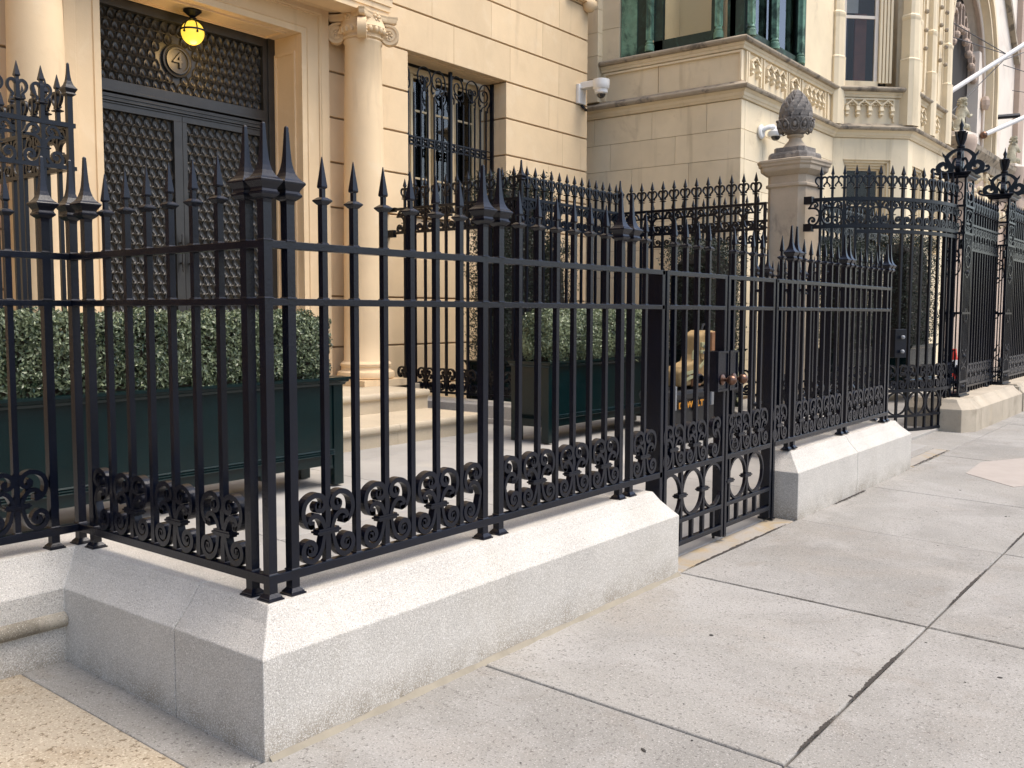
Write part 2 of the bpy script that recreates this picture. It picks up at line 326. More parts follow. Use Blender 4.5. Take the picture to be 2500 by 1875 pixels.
# ---------------------------------------------------------------- iron kit: low railing
def spear_profile(z): return [(z,.0085),(z+.004,.013),(z+.008,.0145),(z+.03,.0125),(z+.112,.0016)]
WB=lambda z,h:[(z,h),(z+.0002,h+.0045),(z+.003,h+.0035),(z+.006,h)]
BAR_M=MB().sq([(.575,.0125)]+WB(.596,.0125)+WB(1.600,.0125)+WB(1.806,.0125)+[(1.952,.0125),(1.953,.015),(1.966,.0265),(1.970,.0265),(1.980,.0135),(1.982,.0085),(2.018,.0085)]).mesh('bar',iron)
TIP_M=MB().sq([(2.012,.0085),(2.016,.0132),(2.021,.0138),(2.129,.0016),(2.132,.0004)]).mesh('spear_tip',iron)
POST_M=MB().sq([(.503,.035),(.509,.035),(.511,.030),(.515,.0295),(.522,.0235),(.528,.0178)]+WB(.596,.0178)+WB(1.600,.0178)+WB(1.806,.0178)+[(1.94,.0178)]).mesh('post',iron)
FIN_M=MB().sq([(1.938,.0192),(1.95,.0205),(1.955,.028),(1.962,.036),(1.966,.040),(1.972,.041),(1.976,.037),(1.984,.034),(1.990,.036),(2.004,.046),(2.010,.0505),(2.015,.051),(2.019,.0485),(2.026,.0385),(2.036,.0305),(2.050,.0235),(2.068,.0180),(2.090,.0142),(2.12,.0115),(2.155,.0092),(2.190,.0075),(2.213,.0062),(2.218,.0035)]).xf(Matrix.Diagonal((.93,.93,1,1))).mesh('finial',iron)
# scroll ornament (u,z from rail top .596)
def scroll_mesh(sides=(-1,1),mt=iron,collar=True):
    mb=MB(); z0=.0
    low=smooth_path([(.018,.118),(.026,.085),(.034,.055),(.052,.026),(.080,.012),(.108,.022),(.124,.048),(.118,.076),(.096,.088),(.076,.080),(.066,.060),(.074,.042),(.090,.040),(.098,.052),(.092,.060)],3)
    hook=smooth_path([(.016,.118),(.022,.140),(.036,.168),(.060,.184),(.086,.178),(.094,.158),(.084,.142),(.070,.144)],3)
    cs=smooth_path([(.074,.146),(.098,.146),(.118,.172),(.123,.205),(.112,.238),(.084,.258),(.052,.262),(.026,.248),(.017,.222),(.030,.202),(.052,.202),(.060,.220),(.048,.232)],3)
    for s in sides:
        for p,w in ((low,.0205),(hook,.0195),(cs,.0205)):
            n=len(p); tp=[1.0-.35*abs(2*i/(n-1)-1)**3 for i in range(n)]
            mb.ribbon([(s*u,z) for u,z in p],w,-.0165,.0165,tp)
        for c,r in (((.092,.058),.012),((.050,.222),.012),((.078,.155),.010)):
            mb.ribbon([(s*c[0]-r*.8,c[1]),(s*c[0]+r*.8,c[1])],r*1.8,-.0165,.0165)
    if collar:
        mb.box(-.058,-.021,.112,.058,.021,.120); mb.box(-.050,-.018,.104,.050,.018,.128)
    return mb.mesh('scroll_ornament',mt)
SC_F=scroll_mesh(); SC_L=scroll_mesh((-1,),collar=False); SC_R=scroll_mesh((1,),collar=False)
def bars_into(root,pos,rz,Z=0,tips=True,g=None):
    for (x,y) in pos:
        b=inst('bar',BAR_M,root,T(x,y,Z,rz)); 
        inst('spear_tip',TIP_M,b,T(x,y,Z,rz))
def posts_into(root,pos,rz=0,Z=0,sc=1):
    for (x,y) in pos:
        M=T(x,y,0,rz+random.uniform(-.006,.006))@Matrix.Diagonal((sc,sc,1,1)); b=inst('post',POST_M,root,M); inst('finial',FIN_M,b,T(x,y,0,rz))
def rail(root,p0,p1,z0,z1,th=.036,name='rail',mt=iron,welds=None):
    (x0,y0),(x1,y1)=p0,p1; L=math.hypot(x1-x0,y1-y0); a=math.atan2(y1-y0,x1-x0)
    mb=MB().box(0,-th/2,z0,L,th/2,z1)
    return build(name,mb,mt,root,T(x0,y0,0,a),bevel=.0022)
FY=.018      # centreline of the front railing: its faces stand at y=0
FENCE1=thing('iron_railing','black spear-topped railing round the near corner, left of the double gate','railing',(0,0,.5))
bx=[.284,.440,.600,.755,.910,1.066]; fx=bx+[1.495,1.650,1.805,1.960,2.114,2.268]
posts_into(FENCE1,[(FY,FY)],0,sc=1.0); posts_into(FENCE1,[(.120,FY),(1.226,FY),(1.342,FY),(2.422,FY),(2.536,FY)])
bars_into(FENCE1,[(x,FY) for x in fx+[2.693]],0)
posts_into(FENCE1,[(FY,.122),(FY,1.255),(FY,1.385)]); bars_into(FENCE1,[(FY,y) for y in (.290,.450,.612,.772,.932,1.092)],0)
posts_into(FENCE1,[(-.105,1.385),(-1.24,1.385),(-1.36,1.385)]); bars_into(FENCE1,[(-.262-.157*k,1.385) for k in range(6)]+[(-1.52-.157*k,1.385) for k in range(7)],0)
for z0,z1 in ((1.778,1.806),(1.574,1.600),(.561,.596)):
    rail(FENCE1,(-.0,FY),(2.905,FY),z0,z1); rail(FENCE1,(FY,.034),(FY,1.403),z0,z1); rail(FENCE1,(0,1.385),(-2.7,1.385),z0,z1)
def scrolls(root,full,left,right,base,ang,Zr=.596):
    ox,oy=base; c,s=math.cos(ang),math.sin(ang)
    for lst,me in ((full,SC_F),(left,SC_L),(right,SC_R)):
        for u in lst: inst('scroll_ornament',me,root,T(ox+c*u,oy+s*u,Zr,ang))
scrolls(FENCE1,[.284,.600,.910,1.650,1.960,2.268,2.693],[1.210],[1.358],(0,FY),0)
scrolls(FENCE1,[.290,.612,.932],[1.24],[],(FY,0),math.pi/2)
scrolls(FENCE1,[.262+.157*k for k in (0,2,4)],[1.21],[],(0,1.385),math.pi)
def stile(root,x,z0,z1,w=.03,d=.10,y=0,name='stile'): return build(name,MB().box(x,y,z0,x+w,y+d,z1),iron,root,bevel=.003)
stile(FENCE1,2.868,.02,1.806,.034)
build('stile_foot',MB().box(2.86,-.006,.01,2.912,.11,.022),iron,FENCE1)
# ---- right railing
FENCE2=thing('iron_railing','black spear-topped railing on the short granite base, right of the double gate','railing',(6,0,.5))
fx=[4.705,5.146,5.296,5.452,5.608,5.760,5.912,6.345,6.500,6.652,6.806,6.960,7.110]
bars_into(FENCE2,[(x,FY) for x in fx],0); posts_into(FENCE2,[(4.884,FY),(4.990,FY),(6.079,FY),(6.195,FY),(7.278,FY),(7.385,FY)])
for z0,z1 in ((1.778,1.806),(1.574,1.600),(.561,.596)):
    rail(FENCE2,(4.60,FY),(7.41,FY),z0,z1); rail(FENCE2,(7.385,.034),(7.385,1.42),z0,z1); rail(FENCE2,(7.40,1.40),(9.62,1.40),z0,z1)
scrolls(FENCE2,[4.705,5.146,5.452,5.760,6.500,6.806,7.110],[6.06],[6.21],(0,FY),0)
bars_into(FENCE2,[(7.385,y) for y in (.30,.455,.61,.765,.92,1.07)],0); posts_into(FENCE2,[(7.385,.13),(7.385,1.26),(7.40,1.40),(7.54,1.40),(8.62,1.40),(8.76,1.40)])
bars_into(FENCE2,[(7.7+.155*k,1.40) for k in range(6)]+[(8.92+.155*k,1.40) for k in range(5)],0)
scrolls(FENCE2,[.455,.765,1.07],[],[],(7.385,0),math.pi/2); scrolls(FENCE2,[7.86,8.17,8.48],[],[],(0,1.40),0)
stile(FENCE2,4.590,.02,1.806,.034)
build('stile_foot',MB().box(4.58,-.006,.01,4.636,.11,.022),iron,FENCE2)
# ---- gate leaves
def ring_mesh(rx,rz_,w,d=.011,n=28):
    mb=MB(); v=[];f=[]
    for i in range(n):
        a=2*math.pi*i/n
        for rr,y in ((-w/2,-d),(w/2,-d),(w/2,d),(-w/2,d)): v.append(((rx+rr)*math.cos(a),y,(rz_+rr)*math.sin(a)))
    for i in range(n):
        for k in range(4):
            j=(i+1)%n; f.append((i*4+k,i*4+(k+1)%4,j*4+(k+1)%4,j*4+k))
    return mb.add(v,f).mesh('oval_ring',iron)
OV=ring_mesh(.139,.143,.017)
def gate(x0,x1,label,thru,short,ovals,orn,half,zb,bars):
    g=thing('gate_leaf',label,'gate',(x0,FY,zb))
    for a in (x0,x1-.034): stile(g,a,zb,1.806,.034,d=.085 if a==x0 else .07)
    for z0,z1 in ((1.778,1.806),(1.574,1.600),(.561,.596),(.238,.266),(.092,.124)):
        rail(g,(x0+.03,FY),(x1-.03,FY),z0,z1)
    bars_into(g,[(x,FY) for x in bars],0)
    for x in thru: build('lower_bar',MB().box(x-.0125,FY-.0125,.11,x+.0125,FY+.0125,.57),iron,g)
    for x in short: build('short_bar',MB().box(x-.0125,FY-.0125,.11,x+.0125,FY+.0125,.25),iron,g)
    for x in ovals: inst('oval_ring',OV,g,T(x,FY,.413))
    for x in thru:
        cb=MB().box(x-.058,FY-.024,.404,x+.058,FY+.024,.413); cb.box(x-.048,FY-.020,.395,x+.048,FY+.020,.422); build('clasp',cb,iron,g)
    scrolls(g,orn,[half] if half>0 else [],[-half] if half<0 else [],(0,FY),0)
    return g
G1=gate(2.925,3.752,'left leaf of the black double gate, beside the near granite kerb wall',[3.165,3.470],[3.318,3.62],[3.02,3.318,3.60],[3.045,3.350],3.70,.04,[3.045,3.190,3.350,3.505])
G2=gate(3.772,4.560,'right leaf of the black double gate, beside the short granite kerb wall',[3.855,4.145],[3.995,4.30],[3.99,4.285],[4.030,4.345],-3.815,.03,[3.880,4.030,4.185,4.345])
def knob(root,x,y,z,s=1,mt=brass):
    mb=MB().lathe([(0,.034),(.006,.036),(.010,.030),(.012,.022),(.014,.012),(.040,.010),(.046,.014)],n=20)
    mb.xf(Matrix.Rotation(R(90),4,'X') if s>0 else Matrix.Rotation(R(-90),4,'X')); st=len(mb.v)
    mb.sphere((0,-.068*s,0),.034,18,10); return build('door_knob',mb,mt,root,T(x,y,z),smooth=True)
def lockbox(root,x0,x1,nm='lock_box'):
    mb=MB().box(x0,-.012,1.035,x1,.085,1.302); b=build(nm,mb,iron,root,bevel=.002)
    f=MB(); w=.014
    f.box(x0,-.020,1.288,x1,-.012,1.302); f.box(x0,-.020,1.035,x1,-.012,1.050); f.box(x0,-.020,1.050,x0+w,-.012,1.288); f.box(x1-w*.8,-.020,1.050,x1,-.012,1.288)
    build('raised_border',f,iron,b); return b
l1=lockbox(G1,3.592,3.750); l2=lockbox(G2,3.774,3.900)
knob(G1,3.668,-.013,1.112); knob(G2,3.842,-.013,1.112); knob(G1,3.668,.088,1.112,-1,iron)
build('drop_bolt',MB().lathe([(0.012,.010),(.33,.010),(.34,.014),(.36,.014)],3.768,FY+.06,10),iron,G1)

# ---------------------------------------------------------------- iron kit: tall fence
TB=MB().sq([(.43,.0155),(3.105,.0155),(3.110,.032),(3.118,.035),(3.124,.024),(3.128,.0165),(3.245,.0155),(3.262,.0125),(3.285,.0115)]).mesh('bar',iron2)
TT=MB().sq([(3.280,.012),(3.286,.019),(3.293,.020),(3.395,.0015)]).mesh('spear_tip',iron2)
def horns():
    mb=MB()
    for s in (-1,1):
        p=smooth_path([(0.010,3.235),(.022,3.252),(.045,3.256),(.064,3.240),(.070,3.212),(.060,3.185),(.042,3.165),(.030,3.150),(.036,3.140),(.046,3.146)],3)
        mb.ribbon([(s*u,z) for u,z in p],.020,-.011,.011,[1.2-.6*i/(len(p)-1) for i in range(len(p))])
    return mb.mesh('ram_horn_scroll',iron2)
HORN=horns()
def frieze():
    mb=MB()
    for s in (-1,1):
        low=smooth_path([(.014,.150),(.018,.110),(.036,.060),(.072,.028),(.118,.030),(.142,.066),(.130,.108),(.096,.120),(.072,.098),(.078,.072),(.100,.070),(.106,.088)],3)
        upp=smooth_path([(.014,.150),(.020,.190),(.046,.222),(.090,.236),(.150,.232)],3)
        upr=smooth_path([(.152,.234),(.128,.256),(.112,.290),(.082,.312),(.050,.304),(.036,.276),(.050,.252),(.072,.256),(.074,.274)],3)
        for p,w in ((low,.025),(upp,.024),(upr,.023)): mb.ribbon([(s*u,z) for u,z in p],w,-.014,.014,[1.0-.3*abs(2*i/(len(p)-1)-1)**2 for i in range(len(p))])
        for c in ((.098,.088),(.066,.276)): mb.ribbon([(s*c[0]-.01,c[1]),(s*c[0]+.01,c[1])],.02,-.011,.011)
    mb.box(-.055,-.018,.142,.055,.018,.152); return mb.mesh('frieze_scroll',iron2)
FRZ=frieze()
def post_tall(root,x,y,rz=0,top=3.2,zb=.38):
    b=build('post',MB().sq([(zb,.05),(zb+.012,.05),(zb+.03,.028),(zb+.04,.021),(top,.021)]),iron2,root,T(x,y,0,rz))
    z=top; k=1.25; pr=[(.0,.0205),(.008,.03),(.018,.041),(.03,.036),(.036,.038),(.052,.047),(.06,.049),(.072,.040),(.09,.028),(.12,.0185),(.17,.012),(.25,.0075),(.258,.003)]
    build('finial',MB().sq([(z+a,h) for a,h in pr]),iron2,b,T(x,y,0,rz)); return b
SCBIG={}
def tall_run(root,pts,rails=(2.965,2.64),zb=.46,orn=True,start=0,every=2,horn=True,gatebottom=False):
    """pts: list of (x,y,angle) bar stations along the run"""
    for k,(x,y,a) in enumerate(pts):
        b=inst('bar',TB,root,T(x,y,0,a)); inst('spear_tip',TT,b,T(x,y,0,a))
        if horn: inst('ram_horn_scroll',HORN,b,T(x,y,0,a))
        if k%every==start:
            inst('frieze_scroll',FRZ,root,T(x,y,rails[1]+.0,a))
            if orn: inst('scroll_ornament',SC_F,root,T(x,y,zb+.03,a)@Matrix.Diagonal((1.18,1,1.15,1)))
def path_rail(root,path,z0,z1,th=.04,name='rail'):
    mb=MB().sweep([(-th/2,z0),(th/2,z0),(th/2,z1),(-th/2,z1)],path); return build(name,mb,iron2,root)
def straight(x0,y0,x1,y1,pitch):
    L=math.hypot(x1-x0,y1-y0); n=max(1,round(L/pitch)); a=math.atan2(y1-y0,x1-x0)
    return [(x0+(x1-x0)*(k+.5)/n,y0+(y1-y0)*(k+.5)/n,a) for k in range(n)]
# fence round the right side of the steps
F2=thing('tall_iron_fence','tall black iron fence with ram-horn spears enclosing the areaway right of the entrance steps','fence',(7.35,4.5,.38))
TR=((2.965,3.0),(2.64,2.67),(.46,.49))
for z0,z1 in TR:
    path_rail(F2,[(7.35,6.80),(7.35,4.5),(9.70,4.5)],z0,z1)
tall_run(F2,[(x,y,a) for x,y,a in straight(7.35,4.52,7.35,6.62,.19)]); tall_run(F2,straight(7.38,4.5,9.68,4.5,.181))
post_tall(F2,7.35,4.5); post_tall(F2,9.70,4.5)
build('wall_bracket',MB().box(7.32,6.72,2.60,7.38,6.86,2.70),iron2,F2); build('wall_bracket',MB().box(7.33,6.70,2.95,7.37,6.86,3.01),iron2,F2)
BS=thing('granite_fence_base','low granite kerb under the tall fence right of the entrance steps','fence base',(7.3,4.5,.1))
mb=MB().sweep([(-.25,.05),(.13,.05),(.13,.36),(.09,.385),(-.25,.385)],[(7.35,6.84),(7.35,4.5),(9.8,4.5)]); split_build(mb,granite,BS,[(1,5.9),(0,8.6)],bevel=.006)
mb=MB().sweep([(.13,.05),(.16,.05),(.16,.19),(.13,.20)],[(7.35,6.84),(7.35,4.5),(9.8,4.5)]); build('plinth_course',mb,granite,BS)
# mirror fence left of the steps
F3=thing('tall_iron_fence','tall black iron fence with ram-horn spears at the upper left edge, left of the entrance','fence',(1.62,4.5,.38))
for z0,z1 in TR: path_rail(F3,[(-1.6,4.5),(1.66,4.5)],z0,z1); path_rail(F3,[(1.62,4.5),(1.62,6.80)],z0,z1)
tall_run(F3,[(1.411-.178*k,4.5,0) for k in range(16)],start=0); tall_run(F3,straight(1.62,4.58,1.62,6.7,.19)); post_tall(F3,1.62,4.5)
BS=thing('granite_fence_base','low granite kerb under the tall fence, behind the long planter at left','fence base',(1,4.5,.1))
split_build(MB().sweep([(-.2,.05),(.13,.05),(.13,.36),(.09,.385),(-.2,.385)],[(-1.6,4.5),(1.62,4.5),(1.62,6.84)]),granite,BS,[(0,0.)],bevel=.006)
# property line fence
F4=thing('tall_iron_fence','tall black iron fence between the two houses, ending at the stone pier with the pineapple','fence',(9.7,3.4,.1))
for z0,z1 in TR: path_rail(F4,[(9.70,4.47),(9.70,2.30)],z0,z1)
tall_run(F4,straight(9.70,4.40,9.70,2.34,.172))
build('end_stile',MB().box(9.68,2.28,.1,9.72,2.31,3.0),iron2,F4)
# curved fence from the pier to the ornate post
CF=thing('curved_iron_fence','tall black fence and gate curving from the stone pier to the box post','fence',(10.2,.8,0))
cc=(11.55,1.70); rx,ry=1.85,1.30
cur=[(cc[0]-rx*math.cos(R(t)),cc[1]-ry*math.sin(R(t))) for t in np.linspace(2,90,25)]
def cst(n,t0=6,t1=89):
    out=[]
    for t in np.linspace(t0,t1,n):
        a=R(t); x,y=cc[0]-rx*math.cos(a),cc[1]-ry*math.sin(a); out.append((x,y,math.atan2(-ry*math.cos(a),rx*math.sin(a))))
    return out
for z0,z1 in ((2.955,3.0),(2.62,2.665),(.555,.595)): path_rail(CF,cur,z0,z1,th=.05)
for z0,z1 in ((2.555,2.60),(.235,.265),(.05,.085)): path_rail(CF,cur[6:] if z0>2 else cur,z0,z1,th=.045)
for z in (2.98,2.64): build('wall_bracket',MB().sq([(z-.05,.05),(z+.045,.05)],9.72,1.72),iron2,CF)
st=cst(15)
tall_run(CF,st,orn=False)
for k,(x,y,a) in enumerate(st):
    if k%2==0: inst('scroll_ornament',SC_F,CF,T(x,y,.595,a)@Matrix.Diagonal((1.1,1,1.15,1)))
    if k%2==1: inst('oval_ring',OV,CF,T(x,y,.41,a)@Matrix.Diagonal((1.15,1,1,1)))
    build('lower_bar',MB().box(-.014,-.014,.06,.014,.014,.57),iron2,CF,T(x,y,0,a))
x,y,a=st[7]; lb=build('lock_box',MB().box(-.09,-.05,1.0,.09,.05,1.36),iron2,CF,T(x,y,0,a),bevel=.004)
for zz,uu in ((1.26,0),(1.08,.0)): build('door_knob',MB().sphere((uu,-.085,zz),.026,12,8),greyplastic,lb,T(x,y,0,a),smooth=True)
# ---- ornate box posts
def box_post(x0,y0,x1,y1,label,zb=.43,zt=3.36):
    r=thing('ornate_iron_post',label,'iron post',((x0+x1)/2,(y0+y1)/2,zb)); e=.028
    for (x,y) in ((x0,y0),(x1-e,y0),(x0,y1-e),(x1-e,y1-e)): build('corner_bar',MB().box(x,y,zb,x+e,y+e,zt),iron2,r)
    for z in (zb+.02,.62,1.55,2.62,2.98): build('band',MB().box(x0-.006,y0-.006,z,x1+.006,y1+.006,z+.03),iron2,r)
    cx,cy=(x0+x1)/2,(y0+y1)/2; hx,hy=(x1-x0)/2,(y1-y0)/2
    mb=MB()
    for z,k in ((zt,0),(zt+.02,.03),(zt+.035,.03),(zt+.05,.07),(zt+.075,.075),(zt+.085,.05)): pass
    mb.loft([[(cx-hx-k,cy-hy-k,z),(cx+hx+k,cy-hy-k,z),(cx+hx+k,cy+hy+k,z),(cx-hx-k,cy+hy+k,z)] for z,k in ((zt,0),(zt+.02,.03),(zt+.035,.03),(zt+.05,.06),(zt+.075,.065),(zt+.085,.04))]); build('cap',mb,iron2,r)
    build('foot',MB().box(x0-.03,y0-.03,zb-.005,x1+.03,y1+.03,zb+.02),iron2,r)
    # filigree panels on the two visible sides
    def fil(M,half,name='filigree_panel'):
        mb=MB(); hs=half
        for z0,z1 in ((3.02,3.34),(2.66,2.97)):
            h=(z1-z0)
            for s in (-1,1):
                mb.ribbon(smooth_path([(s*.01,z0+.1*h),(s*hs*.8,z0+.22*h),(s*hs*.7,z0+.48*h),(s*.15*hs,z0+.5*h),(s*hs*.6,z0+.6*h),(s*hs*.8,z0+.85*h),(s*.1*hs,z0+.92*h),(s*.2*hs,z0+.75*h)],3),.014,-.006,.006)
        for zc in (2.30,.80):
            for s in (-1,1):
                mb.ribbon(smooth_path([(s*.008,zc-.26),(s*hs*.85,zc-.16),(s*hs*.7,zc),(s*.008,zc+.05),(s*hs*.7,zc+.13),(s*hs*.6,zc+.27),(s*.02,zc+.2)],3),.014,-.006,.006)
        for z0,z1 in ((.46,2.62),): 
            for u in (-hs*.66,-hs*.33,0,hs*.33,hs*.66): mb.box(u-.009,-.005,z0,u+.008,.005,z1)
        for s in (-1,1): mb.ribbon([(s*u,z) for u,z in arc(0,2.33,hs*.75,hs*.75,-90,90,10)],.018,-.012,.012)
        for s in (-1,1): mb.ribbon([(s*u,z) for u,z in arc(0,1.55,hs*.6,hs*.3,-120,150,12)],.016,-.01,.01)
        for z in (2.12,.56,.98):
            mb.sphere((0,0,z),.03,8,5)
        return build(name,mb,iron2,r,M)
    fil(T(cx,y0+.005,0,0),hx-e); fil(T(x0+.005,cy,0,-math.pi/2),hy-e); fil(T(cx,y1-.005,0,0),hx-e)
    # crowning finial: four leafy brackets and a stem
    zc=zt+.08; Q=lambda z:zc+(z)*1.42
    stem=MB().lathe([(zc,.04),(Q(.22),.028),(Q(.25),.055),(Q(.265),.055),(Q(.28),.03),(Q(.36),.05),(Q(.40),.06),(Q(.41),.03),(Q(.43),.02),(Q(.46),.030),(Q(.49),.012),(Q(.53),.002)],cx,cy,10); build('stem',stem,iron2,r,smooth=True)
    for k in range(4):
        a=R(90*k+8)
        p=smooth_path([(.03,Q(.235)),(.10,Q(.215)),(.17,Q(.16)),(.13,Q(.09)),(.11,Q(.04)),(.17,Q(.01)),(.25,Q(.03)),(.27,Q(.08)),(.21,Q(.11)),(.17,Q(.08)),(.19,Q(.06))],3)
        mb=MB().ribbon(p,.050,-.03,.03,[.55+.9*math.sin(math.pi*i/(len(p)-1)) for i in range(len(p))])
        mb.ribbon(smooth_path([(.20,zc+.02),(.28,zc+.02),(.35,zc+.05),(.34,zc+.09),(.31,zc+.08)],3),.03,-.026,.026)
        mb.ribbon(smooth_path([(.15,Q(.16)),(.20,Q(.18)),(.225,Q(.215))],3),.03,-.02,.02,[1.2]*3+[.9]*2+[.3]*2)
        mb.ribbon(smooth_path([(.03,zc+.02),(.06,Q(.06)),(.09,Q(.10)),(.06,Q(.15)),(.03,Q(.13))],3),.03,-.02,.02)
        build('scroll_bracket',mb,iron2,r,T(cx,cy,0,a))
    for k in range(4):
        mb=MB().ribbon([(.02,Q(.27)),(.055,Q(.33)),(.085,Q(.40))],.026,-.016,.016,[1,1,.2]); build('leaf',mb,iron2,r,T(cx,cy,0,R(45+90*k)))
    return r
box_post(11.60,.30,12.05,.58,'nearer of the two ornate filigree iron box posts, with a leafy crown')
box_post(14.45,.30,14.95,.58,'farther of the two ornate filigree iron box posts, cut by the right edge')
F5=thing('tall_iron_fence','tall black iron fence between the two ornate box posts at far right','fence',(13.2,.44,.43))
for z0,z1 in ((2.80,2.83),(2.45,2.48),(.50,.53)): path_rail(F5,[(12.05,.44),(14.45,.44)],z0,z1)
st5=straight(12.1,.44,14.4,.44,.165)
for k,(x,y,a) in enumerate(st5):
    M=T(x,y,-.17,a); b=inst('bar',TB,F5,M@Matrix.Translation((0,0,.05))); inst('spear_tip',TT,b,M@Matrix.Translation((0,0,.05))); inst('ram_horn_scroll',HORN,b,M@Matrix.Translation((0,0,.05)))
    if k%2==0: inst('frieze_scroll',FRZ,F5,T(x,y,2.46,a)); inst('scroll_ornament',SC_F,F5,T(x,y,.53,a)@Matrix.Diagonal((1.1,1,1.15,1)))
for x in (12.6,13.9): build('foot',MB().sq([(.42,.05),(.44,.05),(.45,.03),(.5,.02)],x,.44),iron2,F5)
F6=thing('tall_iron_fence','last visible stretch of tall iron fence beyond the farther box post','fence',(16,.44,.43))
for z0,z1 in ((2.80,2.83),(2.45,2.48),(.50,.53)): path_rail(F6,[(14.95,.44),(18.8,.44)],z0,z1)
tall_run(F6,straight(15,.44,18.7,.44,.17),rails=(2.8,2.46),zb=.5)
# inner fence glimpsed behind the property-line fence
F7=thing('tall_iron_fence','farther iron fence glimpsed behind the property-line fence, near the second house','fence',(12.3,3.2,.1))
for z0,z1 in ((2.965,3.0),(2.64,2.67),(.46,.49)): path_rail(F7,[(11.9,5.4),(11.9,2.6),(16.5,2.6)],z0,z1)
tall_run(F7,straight(11.9,5.3,11.9,2.7,.19),orn=False); tall_run(F7,straight(12,2.6,16.4,2.6,.2),orn=False)

# ---------------------------------------------------------------- stone pier with pineapple
PX,PY=10.02,2.04
PR=thing('stone_gate_pier','weathered stone pier topped by a sooty pineapple finial, beside the curved fence','pier',(PX,PY,0))
def chsq(h,c): return [(-h+c,-h),(h-c,-h),(h,-h+c),(h,h-c),(h-c,h),(-h+c,h),(-h,h-c),(-h,-h+c)]
def oct_loft(prof,ch=.27): return MB().loft([[(x,y,z) for x,y in chsq(h,h*ch)] for z,h in prof])
P0=T(PX,PY,0,R(-6))
build('shaft',oct_loft([(0,.31),(.5,.31),(.54,.27),(3.18,.265),(3.19,.29),(3.22,.292),(3.235,.268),(3.34,.268)]),pierstone,PR,P0,bevel=.004)
build('cornice',oct_loft([(3.335,.28),(3.35,.30),(3.39,.345),(3.41,.35),(3.44,.352),(3.455,.37),(3.48,.372),(3.50,.385),(3.525,.385),(3.535,.35)]),pierstone,PR,P0,bevel=.003)
build('upper_plinth',oct_loft([(3.53,.275),(3.60,.272),(3.63,.26),(3.632,.215),(3.70,.213)]),soot,PR,P0,bevel=.006)
build('urn_foot',MB().lathe([(3.69,.165),(3.72,.155),(3.76,.12),(3.80,.085),(3.83,.078),(3.845,.10),(3.855,.108),(3.87,.108),(3.88,.09)],n=28),pierstone,PR,P0,smooth=True)
cup=build('leaf_cup',MB().lathe([(3.878,.09),(3.89,.12),(3.93,.165),(3.98,.193),(4.03,.206),(4.07,.214),(4.085,.212),(4.088,.18)],n=28),soot,PR,P0,smooth=True)
lf=MB(); 
for s in (-1,1): lf.ribbon(smooth_path([(0,.0),(s*.045,.03),(s*.055,.09),(s*.03,.15),(s*.0,.175)],3),.012,-.012,.012)
lf.sphere((0,0,.10),.028,8,6,1.4); lf.ribbon([(-.03,.05),(.0,.03),(.03,.05)],.012,-.012,.01); lf.sphere((-.05,0,.175),.014,6,4); lf.sphere((.05,0,.175),.014,6,4)
LF=lf.mesh('acanthus_leaf',soot)
for k in range(11):
    a=2*math.pi*k/11; inst('acanthus_leaf',LF,cup,P0@Matrix.Rotation(a,4,'Z')@Matrix.Translation((0,-.195,3.90))@Matrix.Scale(.92,4)@Matrix.Rotation(R(14),4,'X'))
core=build('pineapple_core',MB().lathe([(4.07,.17),(4.12,.182),(4.2,.172),(4.28,.14),(4.36,.085),(4.41,.03),(4.42,.0)],n=24,cap=False),soot,PR,P0,smooth=True)
sc=MB(); sc.loft([[(-.045,.0,-.05),(.045,.0,-.05),(.04,.03,-.04),(-.04,.03,-.04)],[(-.052,-.020,-.005),(.052,-.020,-.005),(.045,.03,0),(-.045,.03,0)],[(-.03,-.026,.04),(.03,-.026,.04),(.03,.02,.04),(-.03,.02,.04)],[(-.003,-.018,.088),(.003,-.018,.088),(.003,.01,.085),(-.003,.01,.085)]]); SCM=sc.mesh('pineapple_scale',soot)
rows=[(4.105,.190,11),(4.165,.187,11),(4.225,.170,10),(4.28,.140,9),(4.33,.103,7),(4.375,.060,5)]
for i,(z,r,n) in enumerate(rows):
    for k in range(n):
        a=2*math.pi*(k+.5*(i%2))/n; inst('pineapple_scale',SCM,core,P0@Matrix.Rotation(a,4,'Z')@Matrix.Translation((0,-r,z))@Matrix.Rotation(R(-12-i*4),4,'X'))

# ---------------------------------------------------------------- first house
H1=thing('limestone_house','warm limestone town house with columned entrance and grilled window','house',(6,6.85,.1))
YW=6.85; z_j=[.13,.505,1.09,1.765,2.35,2.935,3.52,4.10,4.685,5.26,5.84,6.42,7.0,7.58]
mb=MB(); T_=.5
for (x0,x1,z0,z1) in ((-3,3.0,0,5.6),(6.0,7.73,0,8),(10.04,12.355,0,8),(7.73,10.04,5.29,8),(7.73,10.04,0,2.90),(2.7,6.0,5.5,8),(-3,2.7,5.6,8)): mb.box(x0,YW+.028,z0,x1,YW+T_,z1)
build('wall_core',mb,limestone_dk,H1)
def ashlar(x0,x1,z0,z1,parent,mt,y=YW,w=1.35,gap=.0015,jz=.013,bev=.006,off=0):
    n=max(1,round((x1-x0)/w)); 
    edges=[x0]+[x0+(x1-x0)*(k+off)/n for k in range(1,n)]+[x1]
    for a,b in zip(edges[:-1],edges[1:]):
        build('stone_block',MB().box(a+gap if a!=x0 else a,y,z0+jz,b-gap if b!=x1 else b,y+.14,z1-jz),mt,parent,bevel=bev)
